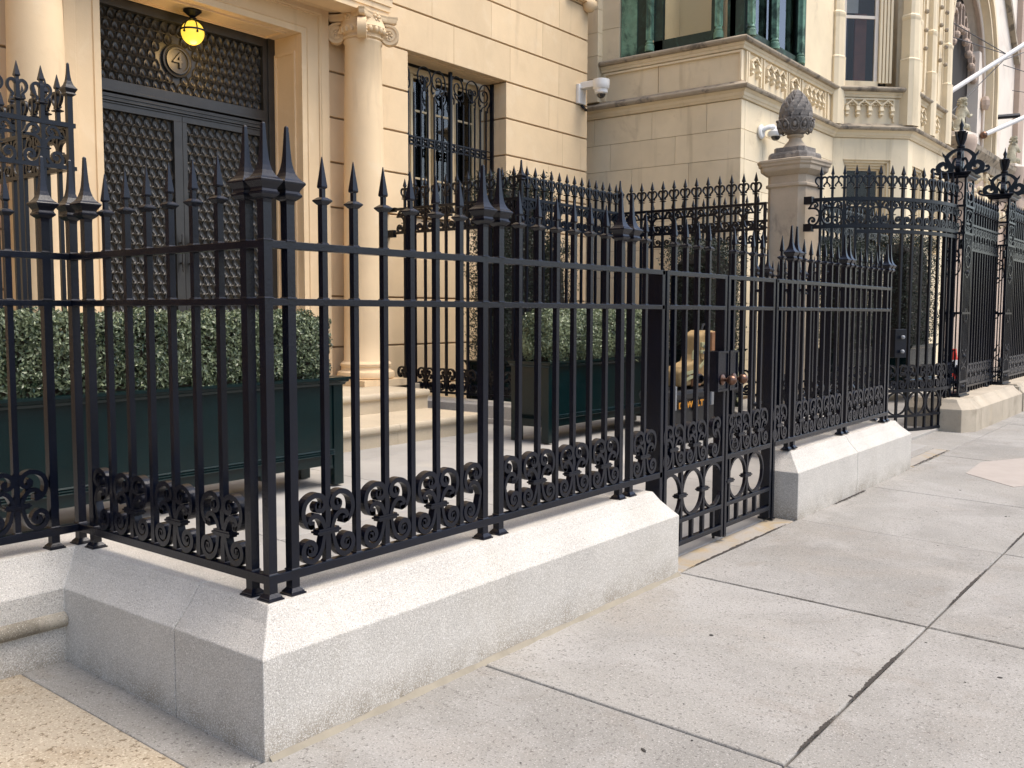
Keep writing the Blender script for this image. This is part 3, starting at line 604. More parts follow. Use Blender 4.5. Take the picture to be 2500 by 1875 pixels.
for k in range(len(z_j)-1):
    z0,z1=z_j[k],z_j[k+1]; off=(k%2)*.35
    if z1<=3.0: ashlar(7.757,10.01,z0,z1,H1,limestone,off=off)
    if z1<=5.3:
        ashlar(6.222,7.757,z0,z1,H1,limestone,off=off,w=1.7); ashlar(10.01,12.36,z0,z1,H1,limestone,off=off)
        ashlar(1.2,2.738,z0,z1,H1,limestone,w=1.7); ashlar(-3,1.2,z0,z1,H1,limestone)
    else:
        ashlar(6.90,12.36,z0,z1,H1,limestone,off=off)
        if z0>7: ashlar(-3,6.9,z0,z1,H1,limestone,off=off)
build('upper_wall',MB().box(-3,YW+.001,7.59,12.36,YW+3.1,15.5),limestone,H1)
# return wall of the corner (courses turn it)
for k in range(len(z_j)-1): build('stone_block',MB().box(12.20,YW+.142,z_j[k]+.013,12.36,YW+3,z_j[k+1]-.013),limestone,H1,bevel=.006)
# window jamb stones
build('window_sill',MB().box(7.70,6.80,2.936,10.07,7.30,3.0),limestone,H1,bevel=.006)
for k in range(5,9):
    build('jamb_stone',MB().box(10.0105,YW+.1405,z_j[k]+.013,10.15,7.30,z_j[k+1]-.013),limestone,H1,bevel=.004)
    build('jamb_stone',MB().box(7.62,YW+.1405,z_j[k]+.013,7.7565,7.30,z_j[k+1]-.013),limestone,H1,bevel=.004)
build('window_soffit',MB().box(7.757,YW+.1405,5.262,10.01,7.30,5.40),limestone,H1)
# string ornament at very top right
build('corner_console',MB().sphere((12.30,6.78,7.02),.13,14,8).box(11.7,6.74,7.05,12.5,6.95,7.12),limestone,H1,smooth=True)
# architrave round the door
def frame_moulding(x0,x1,zt,prof,name='architrave'):   # prof (offset outwards from opening, depth y)
    mb=MB(); 
    path=[(x0,0.2),(x0,zt),(x1,zt),(x1,.2)]
    rings=[]
    for i,(x,z) in enumerate(path):
        sx=-1 if i<2 else 1; sz=0 if i in (0,3) else 1
        rings.append([(x+sx*o,y,z+sz*o) for o,y in prof])
    return mb.loft(rings)
prof=[(0,6.87),(0,6.80),(.075,6.80),(.082,6.785),(.09,6.80),(.26,6.795),(.265,6.775),(.28,6.775),(.29,6.76),(.405,6.755),(.412,6.77),(.412,6.87)]
build('architrave',frame_moulding(3.156,5.806,5.05,prof),limestone,H1)
# reveals and soffit of the doorway
rv=MB().box(5.807,6.871,.4,6.1,7.45,5.05); build('reveal',rv,limestone,H1)
rv=MB().box(2.9,6.871,.4,3.155,7.45,5.05); build('reveal',rv,limestone,H1)
def raised(x,y0,y1,z0,z1,t=.018,w=.03):
    m=MB(); m.box(x-t,y0,z0,x,y0+w,z1); m.box(x-t,y1-w,z0,x,y1,z1); m.box(x-t,y0+w,z1-w,x,y1-w,z1); m.box(x-t,y0+w,z0,x,y1-w,z0+w); return m
build('reveal_panel_frame',raised(5.807,6.93,7.33,.9,4.85),limestone,H1)
sf=MB().box(3.0,6.871,5.051,6.0,7.45,5.25); build('soffit',sf,limestone,H1)
sm=MB(); sm.box(3.3,6.93,5.03,5.66,6.96,5.051); sm.box(3.3,7.28,5.03,5.66,7.31,5.051); sm.box(3.3,6.96,5.03,3.33,7.28,5.051); sm.box(5.63,6.96,5.03,5.66,7.28,5.051); build('soffit_panel_frame',sm,limestone,H1)
# entablature over the columns
EX0,EX1=2.0,6.80
eb=MB(); eb.sweep([(0,5.36),(.0,5.43),(.018,5.435),(.018,5.50),(.036,5.505),(.036,5.60),(.06,5.62),(.07,5.66),(.05,5.68),(.05,8),( -.3,8),(-.3,5.36)],[(EX0,YW-.002),(EX0,6.26),(EX1,6.26),(EX1,YW-.002)]); build('entablature',eb,limestone,H1)
sb=MB().box(EX0+.05,6.45,5.40,EX1-.05,YW-.003,5.5); build('entablature_soffit',sb,limestone,H1)
# columns
def column(x,y,label_=None):
    zb=.60
    c=build('column',MB().lathe([(zb+.30,.305),(zb+.32,.290),(1.2,.283),(2.2,.276),(3.4,.262),(4.4,.246),(5.00,.235),(5.02,.250),(5.04,.250),(5.05,.236),(5.10,.236)],x,y,40),limestone,H1,smooth=True)
    b=MB().lathe([(zb+.075,.345),(zb+.09,.375),(zb+.13,.385),(zb+.17,.375),(zb+.185,.345),(zb+.20,.325),(zb+.235,.322),(zb+.245,.335),(zb+.275,.340),(zb+.30,.318),(zb+.305,.30)],x,y,40); b.box(x-.39,y-.39,.1,x+.39,y+.345,zb+.075); build('column_base',b,limestone,c,smooth=True)
    cap=MB().lathe([(5.055,.238),(5.07,.262),(5.085,.262),(5.095,.245),(5.12,.245),(5.15,.285),(5.20,.305),(5.235,.29),(5.30,.27),(5.32,.27)],x,y,36)
    build('capital_bell',cap,limestone,c,smooth=True)
    eg=MB()
    for k in range(22): a=2*math.pi*k/22; eg.sphere((x+.283*math.cos(a),y+.283*math.sin(a),5.165),.034,8,6,1.25)
    build('egg_and_dart_ring',eg,limestone,c,smooth=True)
    hs=.335; cc_=.09; ab=[]
    for q in range(4):
        a=q*math.pi/2
        for u,v in ((-hs,-hs+.05),(-hs+.05,-hs),(-.17,-hs+.065),(0,-hs+cc_),(.17,-hs+.065),(hs-.05,-hs)): 
            ab.append((u*math.cos(a)-v*math.sin(a),u*math.sin(a)+v*math.cos(a)))
    am=MB().loft([[(x+u*k,y+v*k,z) for u,v in ab] for z,k in ((5.285,.93),(5.30,.985),(5.325,1.0),(5.345,1.0),(5.365,1.03),(5.372,1.03))]); build('abacus',am,limestone,c)
    vol=MB()
    def spiral(a0,turns,r0,r1,n=34): return [((r0+(r1-r0)*i/n)*math.cos(a0+turns*2*math.pi*i/n),(r0+(r1-r0)*i/n)*math.sin(a0+turns*2*math.pi*i/n)) for i in range(n+1)]
    vm=MB(); p=spiral(R(90),-1.9,.128,.03); vm.ribbon([(.0-.0+a,b) for a,b in p],.030,-.055,.055); vm.lathe([(-.048,.001),(-.048,.118),(.048,.118),(.048,.001)],n=24).xf(Matrix.Identity(4))
    vm2=MB(); vm2.ribbon(p,.030,-.056,.056)
    st=len(vm2.v); vm2.lathe([(-.045,.115),(.045,.115)],n=22); vm2.xf(Matrix.Rotation(R(90),4,'X'),st)
    for k in range(5):
        for sd in (-.055,.055):
            a=2*math.pi*k/5; vm2.sphere((.034*math.cos(a),sd,.034*math.sin(a)),.017,6,5)
    vm2.ribbon([(-.13,.128),(-.05,.134),(.0,.128)],.03,-.056,.056)
    VM=vm2.mesh('volute',limestone,True)
    for q in range(4):
        a=R(45+90*q); inst('volute',VM,c,T(x+.335*math.cos(a),y+.335*math.sin(a),5.13,a))
    for q in range(4):
        a=R(90*q); fl=MB()
        for k in range(5): b_=2*math.pi*k/5+.3; fl.sphere((.04*math.cos(b_),0,.04*math.sin(b_)),.026,8,6)
        fl.sphere((0,-.02,0),.022,8,6); build('rosette',fl,limestone,c,T(x+.262*math.sin(a),y-.262*math.cos(a),5.315,a),smooth=True)
column(6.57,6.50); column(2.34,6.50)
# plinths of the portico
build('portico_plinth',MB().box(6.0,6.11,0,7.2,6.84,.595),step_stone,H1,bevel=.01)
build('portico_plinth',MB().box(1.7,6.11,0,2.85,6.84,.595),step_stone,H1,bevel=.01)
# doors
YD=7.36
door=build('door',MB().box(3.157,YD+.08,.4,5.805,YD+.12,5.05),bronze,H1)
fr=MB(); fr.box(3.157,YD-.03,.6,3.36,YD+.06,5.05); fr.box(5.70,YD-.03,.6,5.805,YD+.06,5.05); fr.box(5.63,YD-.01,.6,5.70,YD+.06,5.05); fr.box(3.36,YD-.03,4.93,5.63,YD+.06,5.05)
fr.box(3.36,YD-.015,4.03,5.63,YD+.06,4.13)
for i,(z,dy) in enumerate(((4.015,-.035),(3.975,-.02),(3.955,-.03),(3.935,-.02),(3.915,-.028),(3.89,-.014))): fr.box(3.36,YD+dy,z-.018,5.63,YD+.06,z+ (0.012 if i==0 else 0))
build('door_frame',fr,bronze,H1,bevel=.002)
fr=MB()
for a,b in ((3.36,4.452),(4.456,5.63)):
    iw0=.09 if a<4 else .06
    fr.box(a,YD,3.80,b,YD+.058,3.872); fr.box(a,YD,.62,a+iw0,YD+.058,3.80); fr.box(b-.11 if a<4 else b-.06,YD,.62,b,YD+.058,3.80); fr.box(a+iw0,YD,.62,b-.06,YD+.058,1.15)
build('door_leaf_frame',fr,bronze,H1,bevel=.003)
sm_=MB(); n=10
v=[];f=[]
pr=[]   # pointed oval scale: rim ridge with hollow, tip up
for i in range(n):
    a=2*math.pi*i/n; s_,c_=math.sin(a),math.cos(a); z=.090*c_ if c_>0 else .058*c_; x=.054*s_*(1-.2*max(c_,0)); pr.append((x,z))
sm_.loft([[(x*1.0,.012,z) for x,z in pr],[(x*.98,-.012,z*.98) for x,z in pr],[(x*.90,-.016,z*.90) for x,z in pr],[(x*.80,-.004,z*.78) for x,z in pr],[(x*.6,.010,z*.5+.012) for x,z in pr],[(x*.36,.013,z*.25+.010) for x,z in pr],[(x*.22,-.004,z*.16-.016) for x,z in pr],[(x*.05,-.013,z*.05-.024) for x,z in pr]],cap=False)
SCL=sm_.mesh('bronze_scale',scalem,True)
sp=MB().ribbon([(0,-.04),(0,.035)],.012,-.006,.004,[1,.2]).mesh('bronze_scale',scalem)
def scales(parent,x0,x1,z0,z1,excl=None,px=.1075,pz=.112):
    r=0; z=z1-.085
    while z>z0-.01:
        x=x0+.04+(px/2 if r%2 else 0)
        while x<x1-.01:
            if not excl or math.hypot(x-excl[0],z-excl[1])>excl[2]: inst('bronze_scale',SCL,parent,T(x,YD+.048,z))
            x+=px
        r+=1; z-=pz
tr_=build('transom_panel',MB().box(3.36,YD+.060,4.13,5.63,YD+.075,4.93),bronze,H1); scales(tr_,3.36,5.63,4.13,4.93,(4.425,4.51,.235))
dl=build('door_leaf',MB().box(3.45,YD+.060,1.15,4.34,YD+.075,3.80),bronze,H1); scales(dl,3.45,4.34,1.45,3.80)
dr=build('door_leaf',MB().box(4.52,YD+.060,1.15,5.57,YD+.075,3.80),bronze,H1); scales(dr,4.52,5.57,1.45,3.80)
md=MB().lathe([(0,.19),(.03,.19),(.035,.175),(.02,.16),(.02,.001)],n=36); md.xf(Matrix.Translation((4.425,YD+.05,4.51))@Matrix.Rotation(R(90),4,'X')); mo=build('number_medallion',md,bronze,tr_,smooth=True)
rg=MB(); rg.lathe([(0,.135),(.022,.135),(.022,.15),(0,.15)],n=36,cap=False); rg.xf(Matrix.Translation((4.425,YD+.028,4.51))@Matrix.Rotation(R(90),4,'X')); build('medallion_ring',rg,bronze,mo,smooth=True)
tx=bpy.data.curves.new('number_four','FONT'); tx.body='4'; tx.size=.27; tx.extrude=.009; tx.bevel_depth=.001; tx.align_x='CENTER'; tx.align_y='CENTER'
to=bpy.data.objects.new('number_four',tx); tmpM=Matrix.Translation((4.425,YD+.012,4.51))@Matrix.Rotation(R(90),4,'X'); tx.materials.append(scalem); me_=bpy.data.meshes.new_from_object(to); bpy.data.objects.remove(to); inst('number_four',me_,mo,tmpM)
for hx in (4.385,4.505):
    h=MB().lathe([(2.02,.003),(2.05,.014),(2.07,.010),(2.10,.018),(2.16,.013),(2.34,.013),(2.40,.018),(2.43,.010),(2.46,.014),(2.49,.003)],hx,YD-.06,10); h.box(hx-.01,YD-.06,2.12,hx+.01,YD+.01,2.14); h.box(hx-.01,YD-.06,2.36,hx+.01,YD+.01,2.38); build('door_handle',h,bronze,H1,smooth=True)
# steps
ST=thing('entrance_steps','tan granite steps with rounded nosings leading up to the bronze doors','steps',(4.4,4.4,.1))
def step(y0,y1,x0,x1,z0,z1,n=3):
    e=[x0+(x1-x0)*k/n for k in range(n+1)]; r=.045
    for a,b in zip(e[:-1],e[1:]):
        pts=[(y0+.03,z0),(y0+.03,z1-.10),(y0+.022,z1-.10),(y0+.022,z1-.088)]+[(y0+.03-r*.9*math.sin(t) if False else y0+.03-.04*math.cos(t-math.pi/2+math.pi/2) if False else y0+.012-.022*math.sin(t),z1-.042-.040*math.cos(math.pi-t)*-1 if False else z1-.044+(-.040)*math.cos(t)) for t in [math.pi*i/8 for i in range(9)]]
        pts+=[(y1,z1),(y1,z0)]
        build('step_block',MB().loft([[(x,y,z) for y,z in pts] for x in (a+.0015,b-.0015)]),step_stone,ST,bevel=0)
step(4.41,5.55,2.3,6.50,.08,.36); step(5.30,6.105,2.3,6.52,.30,.60); build('step_block',MB().box(2.86,6.106,.3,5.99,7.34,.598),step_stone,ST)
# lamp
LP=thing('porch_lamp','glowing amber globe lamp in iron straps hanging from the doorway soffit','lamp',(4.44,7.10,5.04))
lx,ly,lz=4.45,7.10,4.79
build('mount',MB().lathe([(5.045,.10),(5.03,.105),(4.985,.05),(4.965,.028),(4.955,.05),(4.935,.055)],lx,ly,24),iron2,LP,smooth=True)
build('globe',MB().sphere((lx,ly,lz),.130,24,14,1.05),lampglass,LP,smooth=True)
build('strap_ring',MB().lathe([(lz+.012,.146),(lz+.032,.146),(lz+.032,.139),(lz+.012,.139)],lx,ly,32,cap=False),iron2,LP)
for k in range(6):
    a=2*math.pi*k/6+.3; st=MB().tube([(lx+.144*math.sin(R(t))*math.cos(a),ly+.144*math.sin(R(t))*math.sin(a),lz+.150*math.cos(R(t))) for t in range(10,100,10)],.008,6); st.sphere((lx+.146*math.cos(a),ly+.146*math.sin(a),lz-.012),.016,6,4); build('strap',st,iron2,LP)
ll=bpy.data.lights.new('lamp_light','POINT'); ll.energy=5; ll.color=(1,.62,.22); ll.shadow_soft_size=.11; lo=bpy.data.objects.new('lamp_light',ll); place(lo,LP,Matrix.Translation((lx,ly-.02,lz-.2)))
# window: frame, casements, glass, curtains, grille
wn=MB(); YG=7.42
wn.box(7.757,YG,3.0,7.83,YG+.10,5.26); wn.box(9.94,YG,3.0,10.01,YG+.10,5.26); wn.box(7.83,YG,5.17,9.94,YG+.10,5.26)
wf=build('window',wn,cream,H1)
def casement(x0,x1):
    c=MB(); w=.055
    c.box(x0,YG+.02,3.0,x0+w,YG+.08,5.17); c.box(x1-w,YG+.02,3.0,x1,YG+.08,5.17)
    for z in (3.0,3.60,4.62,5.12): c.box(x0+w,YG+.03,z,x1-w,YG+.07,z+.03)
    build('casement',c,cream,wf,bevel=.004)
    build('pane',MB().box(x0+w,YG+.049,3.0,x1-w,YG+.053,5.17),pane,wf)
for a,b in ((7.84,8.40),(8.42,8.86),(8.92,9.42),(9.44,9.93)): casement(a,b)
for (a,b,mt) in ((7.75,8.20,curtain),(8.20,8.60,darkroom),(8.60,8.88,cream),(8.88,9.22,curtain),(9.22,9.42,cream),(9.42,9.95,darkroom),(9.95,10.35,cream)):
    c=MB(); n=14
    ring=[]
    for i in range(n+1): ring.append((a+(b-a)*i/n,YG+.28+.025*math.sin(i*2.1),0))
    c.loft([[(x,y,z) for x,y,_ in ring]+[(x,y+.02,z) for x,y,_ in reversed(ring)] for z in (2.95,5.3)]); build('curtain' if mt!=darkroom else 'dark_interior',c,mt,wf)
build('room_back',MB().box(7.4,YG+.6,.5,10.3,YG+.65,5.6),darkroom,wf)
GR=thing('window_grille','wrought iron window grille with looped scroll heads and a band of ornament','window grille',(8.9,7.13,3.0))
YR=7.13
def vbar(x,z1,w=.011): build('grille_bar',MB().sq([(3.0,w),(z1,w)],x,YR),iron2,GR)
bars=[7.80,7.955,8.05,8.166,8.314,8.465,8.609,8.783,8.9,9.122,9.276,9.414,9.553,9.695,9.838]
for x in bars: vbar(x,4.80 if x not in (8.9,) else 4.1)
build('centre_stile',MB().box(8.945,YR-.03,3.0,8.99,YR+.02,5.24),iron2,GR); build('side_stile',MB().box(9.955,YR-.03,3.0,10.0,YR+.02,5.24),iron2,GR); build('side_stile',MB().box(7.762,YR-.03,3.0,7.79,YR+.02,5.24),iron2,GR)
def loop_open(s):
    m=MB(); p=smooth_path([(-.075*s,-.29),(-.075*s,-.22),(-.12*s,-.16),(-.155*s,-.06),(-.13*s,.06),(-.04*s,.14),(.06*s,.12),(.13*s,.03),(.13*s,-.07),(.06*s,-.14),(-.02*s,-.13),(-.07*s,-.06),(-.05*s,.02),(.01*s,.04),(.05*s,.0),(.03*s,-.04)],4); m.ribbon(p,.014,-.010,.010)
    m.ribbon(smooth_path([(.075*s,-.29),(.06*s,-.23),(-.02*s,-.19),(-.07*s,-.12)],4),.013,-.01,.01); m.ribbon(smooth_path([(.13*s,-.06),(.15*s,-.16),(.12*s,-.22),(.10*s,-.19)],4),.012,-.01,.01); return m
def loop_palm():
    m=MB(); m.ribbon(arc(0,0,.145,.145,-60,240,26),.014,-.010,.010)
    for s in (-1,1):
        m.ribbon(smooth_path([(s*.075,-.29),(s*.075,-.20),(s*.07,-.13)],3),.013,-.01,.01)
        m.ribbon(smooth_path([(s*.012,-.20),(s*.012,-.04),(s*.03,.0),(s*.07,-.0),(s*.085,-.04),(s*.06,-.07),(s*.035,-.05),(s*.05,-.03)],4),.012,-.01,.01)
        m.ribbon(smooth_path([(s*.01,-.20),(s*.05,-.16),(s*.08,-.19),(s*.06,-.23),(s*.04,-.21)],4),.012,-.01,.01)
    return m
for x,kind in ((7.93,'o1'),(8.39,'p'),(8.70,'o2'),(9.13,'o1'),(9.49,'p'),(9.80,'o2')):
    mb=loop_palm() if kind=='p' else loop_open(1 if kind=='o1' else -1); build('scroll_head',mb,iron2,GR,T(x,YR,5.06))
orn=MB()
for s in (-1,1):
    orn.ribbon([(s*u,z) for u,z in arc(.028,.03,.026,.026,-90,160,10)],.016,-.02,.02); orn.ribbon([(s*u,z) for u,z in arc(.028,-.035,.028,.028,90,-160,10)],.016,-.02,.02)
orn.sphere((0,-.01,.0),.022,8,5); ORN=orn.mesh('band_ornament',iron2)
for a,b in zip(bars[:-1],bars[1:]):
    if a<8.9<b: continue
    inst('band_ornament',ORN,GR,T((a+b)/2,YR,4.095))
build('grille_rail',MB().box(7.79,YR-.012,4.03,9.955,YR+.012,4.045),iron2,GR); build('grille_rail',MB().box(7.79,YR-.012,4.15,9.955,YR+.012,4.165),iron2,GR)
build('grille_rail',MB().box(7.79,YR-.012,3.1,9.955,YR+.012,3.12),iron2,GR)

# ---------------------------------------------------------------- second house
H2=thing('sandstone_house','buff gothic stone house with green copper oriel and canted bay','house',(16,5,.1))
wl=[(13,9.5),(13,4.16),(17.42,4.16),(18.58,3.0),(21.85,3.0),(21.85,8)]
def wallseg(o,z0,z1,mt,path=wl,name='wall_core'): return build(name,MB().sweep([(o,z0),(o,z1),(-.5,z1),(-.5,z0)],path),mt,H2)
# opening-free core for the plain base, windows are built proud/recessed around it
build('wall_core',MB().sweep([(-.03,0),(-.03,5.2),(-.4,5.2),(-.4,0)],wl[:3]),limestone_dk,H2)
seg=[(wl[1],wl[2],4.42),(wl[2],wl[3],1.64),(wl[3],wl[4],3.27)]
def blocks_on(p0,p1,z0,z1,us,mt=stone2,th=.14,o=0.,gap=.0035,bev=.003):
    a=math.atan2(p1[1]-p0[1],p1[0]-p0[0])
    for u0,u1 in zip(us[:-1],us[1:]): build('stone_block',MB().box(u0+gap,-o,z0+gap,u1-gap,th-o,z1-gap),mt,H2,T(p0[0],p0[1],0,a),bevel=bev)
random.seed(11)
rowz=[.1,.74,1.23,1.72,2.21,2.70,3.20,3.69,4.18,4.67,5.16]
for k in range(len(rowz)-1):
    us=[0]; 
    off=[.55,1.1,.3,.85][k%4]
    u=off
    while u<5.2: us.append(u); u+=random.uniform(.95,1.35)
    us.append(5.34)
    blocks_on((13,9.5),(13,4.16),rowz[k],rowz[k+1],us)
for k in range(len(rowz)-1):
    us=[0.14]; u=[.9,1.5][k%2]
    while u<4.0: us.append(u); u+=1.25
    us.append(4.42); blocks_on((13,4.16),(17.42,4.16),rowz[k],rowz[k+1],us)
# canted face and front with ground floor windows
wl45=math.atan2(-1,1)
def facewin(p0,ang,L,z0,z1,wins,parent=H2):
    M=T(p0[0],p0[1],0,ang); xs_=[0]; 
    for (a,b,zb,zt) in wins: 
        build('stone_block',MB().box(xs_[-1],0,z0,a,.3,z1),stone2,parent,M,bevel=.003)
        build('stone_block',MB().box(a,0,zt,b,.3,z1),stone2,parent,M,bevel=.003); build('stone_block',MB().box(a,0,z0,b,.3,zb),stone2,parent,M,bevel=.003)
        w=MB(); 
        for k,(t,d) in enumerate(((.0,.04),(.05,.09),(.10,.14))):
            w.box(a+t,d,zb,a+t+.05,d+.05,zt-t); w.box(b-t-.05,d,zb,b-t,d+.05,zt-t); w.box(a+t,d,zt-t-.05,b-t,d+.05,zt-t-.001)
        win=build('window',w,stone2,parent,M)
        s=MB(); s.box(a+.15,.20,zb,a+.19,.24,zt-.15); s.box(b-.19,.20,zb,b-.15,.24,zt-.15); s.box(a+.19,.20,zt-.19,b-.19,.24,zt-.15); s.box(a+.19,.2,(zb+zt)/2-.02,b-.19,.24,(zb+zt)/2+.02); build('sash',s,white if False else cream,win,M)
        build('pane',MB().box(a+.15,.215,zb,b-.15,.222,zt-.15),pane2,win,M); build('dark_interior',MB().box(a,.5,zb-.1,b,.52,zt+.1),darkroom,win,M)
        xs_.append(b)
    build('stone_block',MB().box(xs_[-1],0,z0,L,.3,z1),stone2,parent,M,bevel=.003)
facewin((17.42,4.16),wl45,1.64,.1,5.16,[(.22,1.26,2.9,4.72)])
facewin((18.58,3.0),0,3.27,.1,5.16,[(.35,1.25,2.9,4.66),(1.75,2.7,2.9,4.66)])
build('stone_block',MB().box(21.55,3.3,.1,21.85,8,5.16),stone2,H2)
# small arched window on the front wall low down
sw=MB(); sw.ribbon([(14.55,3.0),(14.55,3.25)]+[(14.75+.2*math.cos(R(t)),3.25+.2*math.sin(R(t))) for t in range(180,-1,-15)]+[(14.95,3.0)],.04,4.10,4.17); build('arched_window_surround',sw,stone2,H2)
sw=MB(); ring=[(14.57,2.4)]+[(14.75+.18*math.cos(R(t)),3.25+.18*math.sin(R(t))) for t in range(180,-1,-15)]+[(14.93,2.4)]; sw.loft([[(x,4.15,z) for x,z in ring],[(x,4.156,z) for x,z in ring]]); build('arched_window',sw,darkroom,H2)
c1=[(0,5.165),(.03,5.17),(.045,5.20),(.06,5.215),(.075,5.26),(.12,5.30),(.15,5.315),(.165,5.35),(.165,5.375),(.02,5.455),(-.2,5.455),(-.2,5.165)]
build('string_cornice',MB().sweep(c1[:6]+[(.13,5.302),(.0,5.302),(-.2,5.302),(-.2,5.165)],wl),stone2,H2)
build('string_cornice',MB().sweep([(-.2,5.303),(.13,5.303),(.15,5.315),(.165,5.345),(.168,5.37),(.02,5.455),(-.2,5.455)],wl),stone2_dirty,H2)
up_=[(13.0,6.87),(13.0,4.06),(17.42,4.06),(18.55,2.93),(21.85,2.93),(21.85,8)]
uo=-.08
build('parapet',MB().sweep([(-.02,5.455),(-.02,5.98),(-.5,5.98),(-.5,5.455)],wl),stone2,H2)
c2=[(-.02,5.985),(.02,5.99),(.03,6.03),(.05,6.05),(.06,6.09),(-.2,6.09),(-.2,5.985)]
wl2=[(13,6.95)]+wl[1:]
build('sill_cornice',MB().sweep(c2,wl2),stone2,H2); build('sill_cornice',MB().sweep([(-.2,6.091),(.075,6.091),(.11,6.10),(.13,6.13),(.132,6.155),(.10,6.18),(.0,6.215),(-.3,6.215)],wl2),stone2_dirty,H2)
# recessed panel frames on side parapet
def panelframe(p0,ang,u0,u1,z0,z1,w=.035,d=.012,mt=stone2):
    m=MB(); m.box(u0,-d,z0,u0+w,.03,z1); m.box(u1-w,-d,z0,u1,.03,z1); m.box(u0+w,-d,z1-w,u1-w,.03,z1); build('panel_frame',m,mt,H2,T(p0[0],p0[1],0,ang))
A1=-math.pi/2; panelframe((12.99,6.95),A1,.05,2.78,5.47,5.97)
build('panel_joint',MB().box(1.2,-.032,5.47,1.206,-.019,5.93),limestone_dk,H2,T(13,6.95,0,A1)); 
def tracery(p0,ang,u0,u1,n,ztop=5.93,h=.30,mt=stone2):
    m=MB(); w=(u1-u0)/n
    for k in range(n):
        c=u0+w*(k+.5)
        m.ribbon([(c-w/2,ztop-.11),(c,ztop-.01),(c+w/2,ztop-.11)],.026,-.065,0.)
        m.ribbon(smooth_path([(c-w/2,ztop-.15),(c-w*.3,ztop-.07),(c,ztop-.05),(c+w*.3,ztop-.07),(c+w/2,ztop-.15)],3),.022,-.045,0.)
        for s in (-1,1): m.ribbon(arc(c+s*w*.2,ztop-.12,.03,.03,0,180,6),.015,-.03,0.)
    for k in range(n+1):
        c=u0+w*k; 
        if k==0: c+=.02
        if k==n: c-=.02
        m.loft([[(c-a,-b,z),(c+a,-b,z),(c+a,0.01,z),(c-a,.01,z)] for z,a,b in ((ztop-.34,.012,.02),(ztop-.30,.036,.07),(ztop-.25,.022,.05),(ztop-.22,.044,.08),(ztop-.12,.03,.05),(ztop-.08,.016,.03))])
    build('gothic_tracery',m,mt,H2,T(p0[0],p0[1],0,ang),smooth=False)
for (a,b,n) in ((.30,.62,1),(.95,1.75,3),(2.05,2.40,1),(2.80,3.70,4)):
    tracery((13,4.17),0,a,b,n)
for u in (.12,.20,.72,.84,1.86,1.96,2.50,2.62,3.85,4.0): build('panel_mullion',MB().box(u,-.03,5.46,u+.045,.03,5.97),stone2,H2,T(13,4.17,0,0))
tracery((17.42,4.16),wl45,.24,1.26,4); panelframe((17.42,4.15),wl45,.20,1.30,5.5,5.97)
tracery((18.58,3.0),0,.42,1.02,2); tracery((18.58,3.0),0,1.55,2.1,2)
# upper storey: side quoins
for k in range(4): build('stone_block',MB().box(13.03,6.60,6.22+k*.56+.003,13.3,7.10,6.22+(k+1)*.56-.003),stone2,H2,bevel=.003)
for k in range(8): build('quoin',MB().box(12.88,6.97,5.457+k*.42+.003,13.2,7.4,5.457+(k+1)*.42-.003),stone2,H2,bevel=.004)
# green copper oriel
OR=thing('copper_oriel','verdigris copper oriel window with clustered colonnettes above the stone cornice','oriel window',(13.1,5.4,6.2))
def colonnette(x,y,z0=6.23,s=1.):
    m=MB(); m.lathe([(z0,.085*s),(z0+.10,.085*s),(z0+.12,.065*s),(z0+.15,.075*s),(z0+.17,.055*s),(z0+.21,.05*s),(9,.05*s)],x,y,12)
    for a in range(4): m.lathe([(z0+.20,.022*s),(9,.022*s)],x+.052*s*math.cos(a*math.pi/2+.78),y+.052*s*math.sin(a*math.pi/2+.78),8)
    build('colonnette',m,verd,OR,smooth=True)
build('side_panel',MB().box(13.06,6.25,6.22,13.16,6.58,9),verd,OR); 
for y in (5.96,4.62): colonnette(13.02,y)
for x in (13.22,13.98+.25,15.45): colonnette(x,4.12)
mm=MB(); mm.box(13.08,6.04,6.22,13.16,6.25,9); mm.box(13.06,5.72,6.22,13.14,5.90,9); mm.box(13.10,4.72,6.22,13.18,4.80,9); mm.box(13.10,4.35,6.22,13.2,4.5,9)
mm.box(13.06,4.7,6.22,13.2,5.9,6.40); mm.box(13.3,4.18,6.22,15.5,4.3,6.36); mm.box(15.5,4.1,6.22,15.62,4.35,9); mm.box(14.3,4.2,6.22,14.42,4.3,9); mm.box(13.1,4.2,6.22,13.3,4.45,9); build('copper_frame',mm,verd_dk,OR)
build('pane',MB().box(13.13,4.78,6.38,13.137,5.78,9),pane2,OR); build('pane',MB().box(13.3,4.24,6.36,15.5,4.247,9),glassm('sky_lit_glass',(.9,.92,.9),.02,3.0),OR)
it=MB(); it.box(14.2,4.6,6.0,14.3,8,9.2); build('interior_wall',it,beige,OR); it=MB().box(13.2,6.0,6.0,15,6.1,9.2); build('interior_wall',it,beige,OR)
build('inner_door_frame',MB().box(14.1,5.1,6.2,14.18,5.16,9),cream,OR); build('dark_interior',MB().box(14.12,4.62,6.2,14.18,4.95,7.4),darkroom,OR)
build('floor_slab',MB().box(13.1,4.25,6.0,15.6,8,6.2),beige,OR)
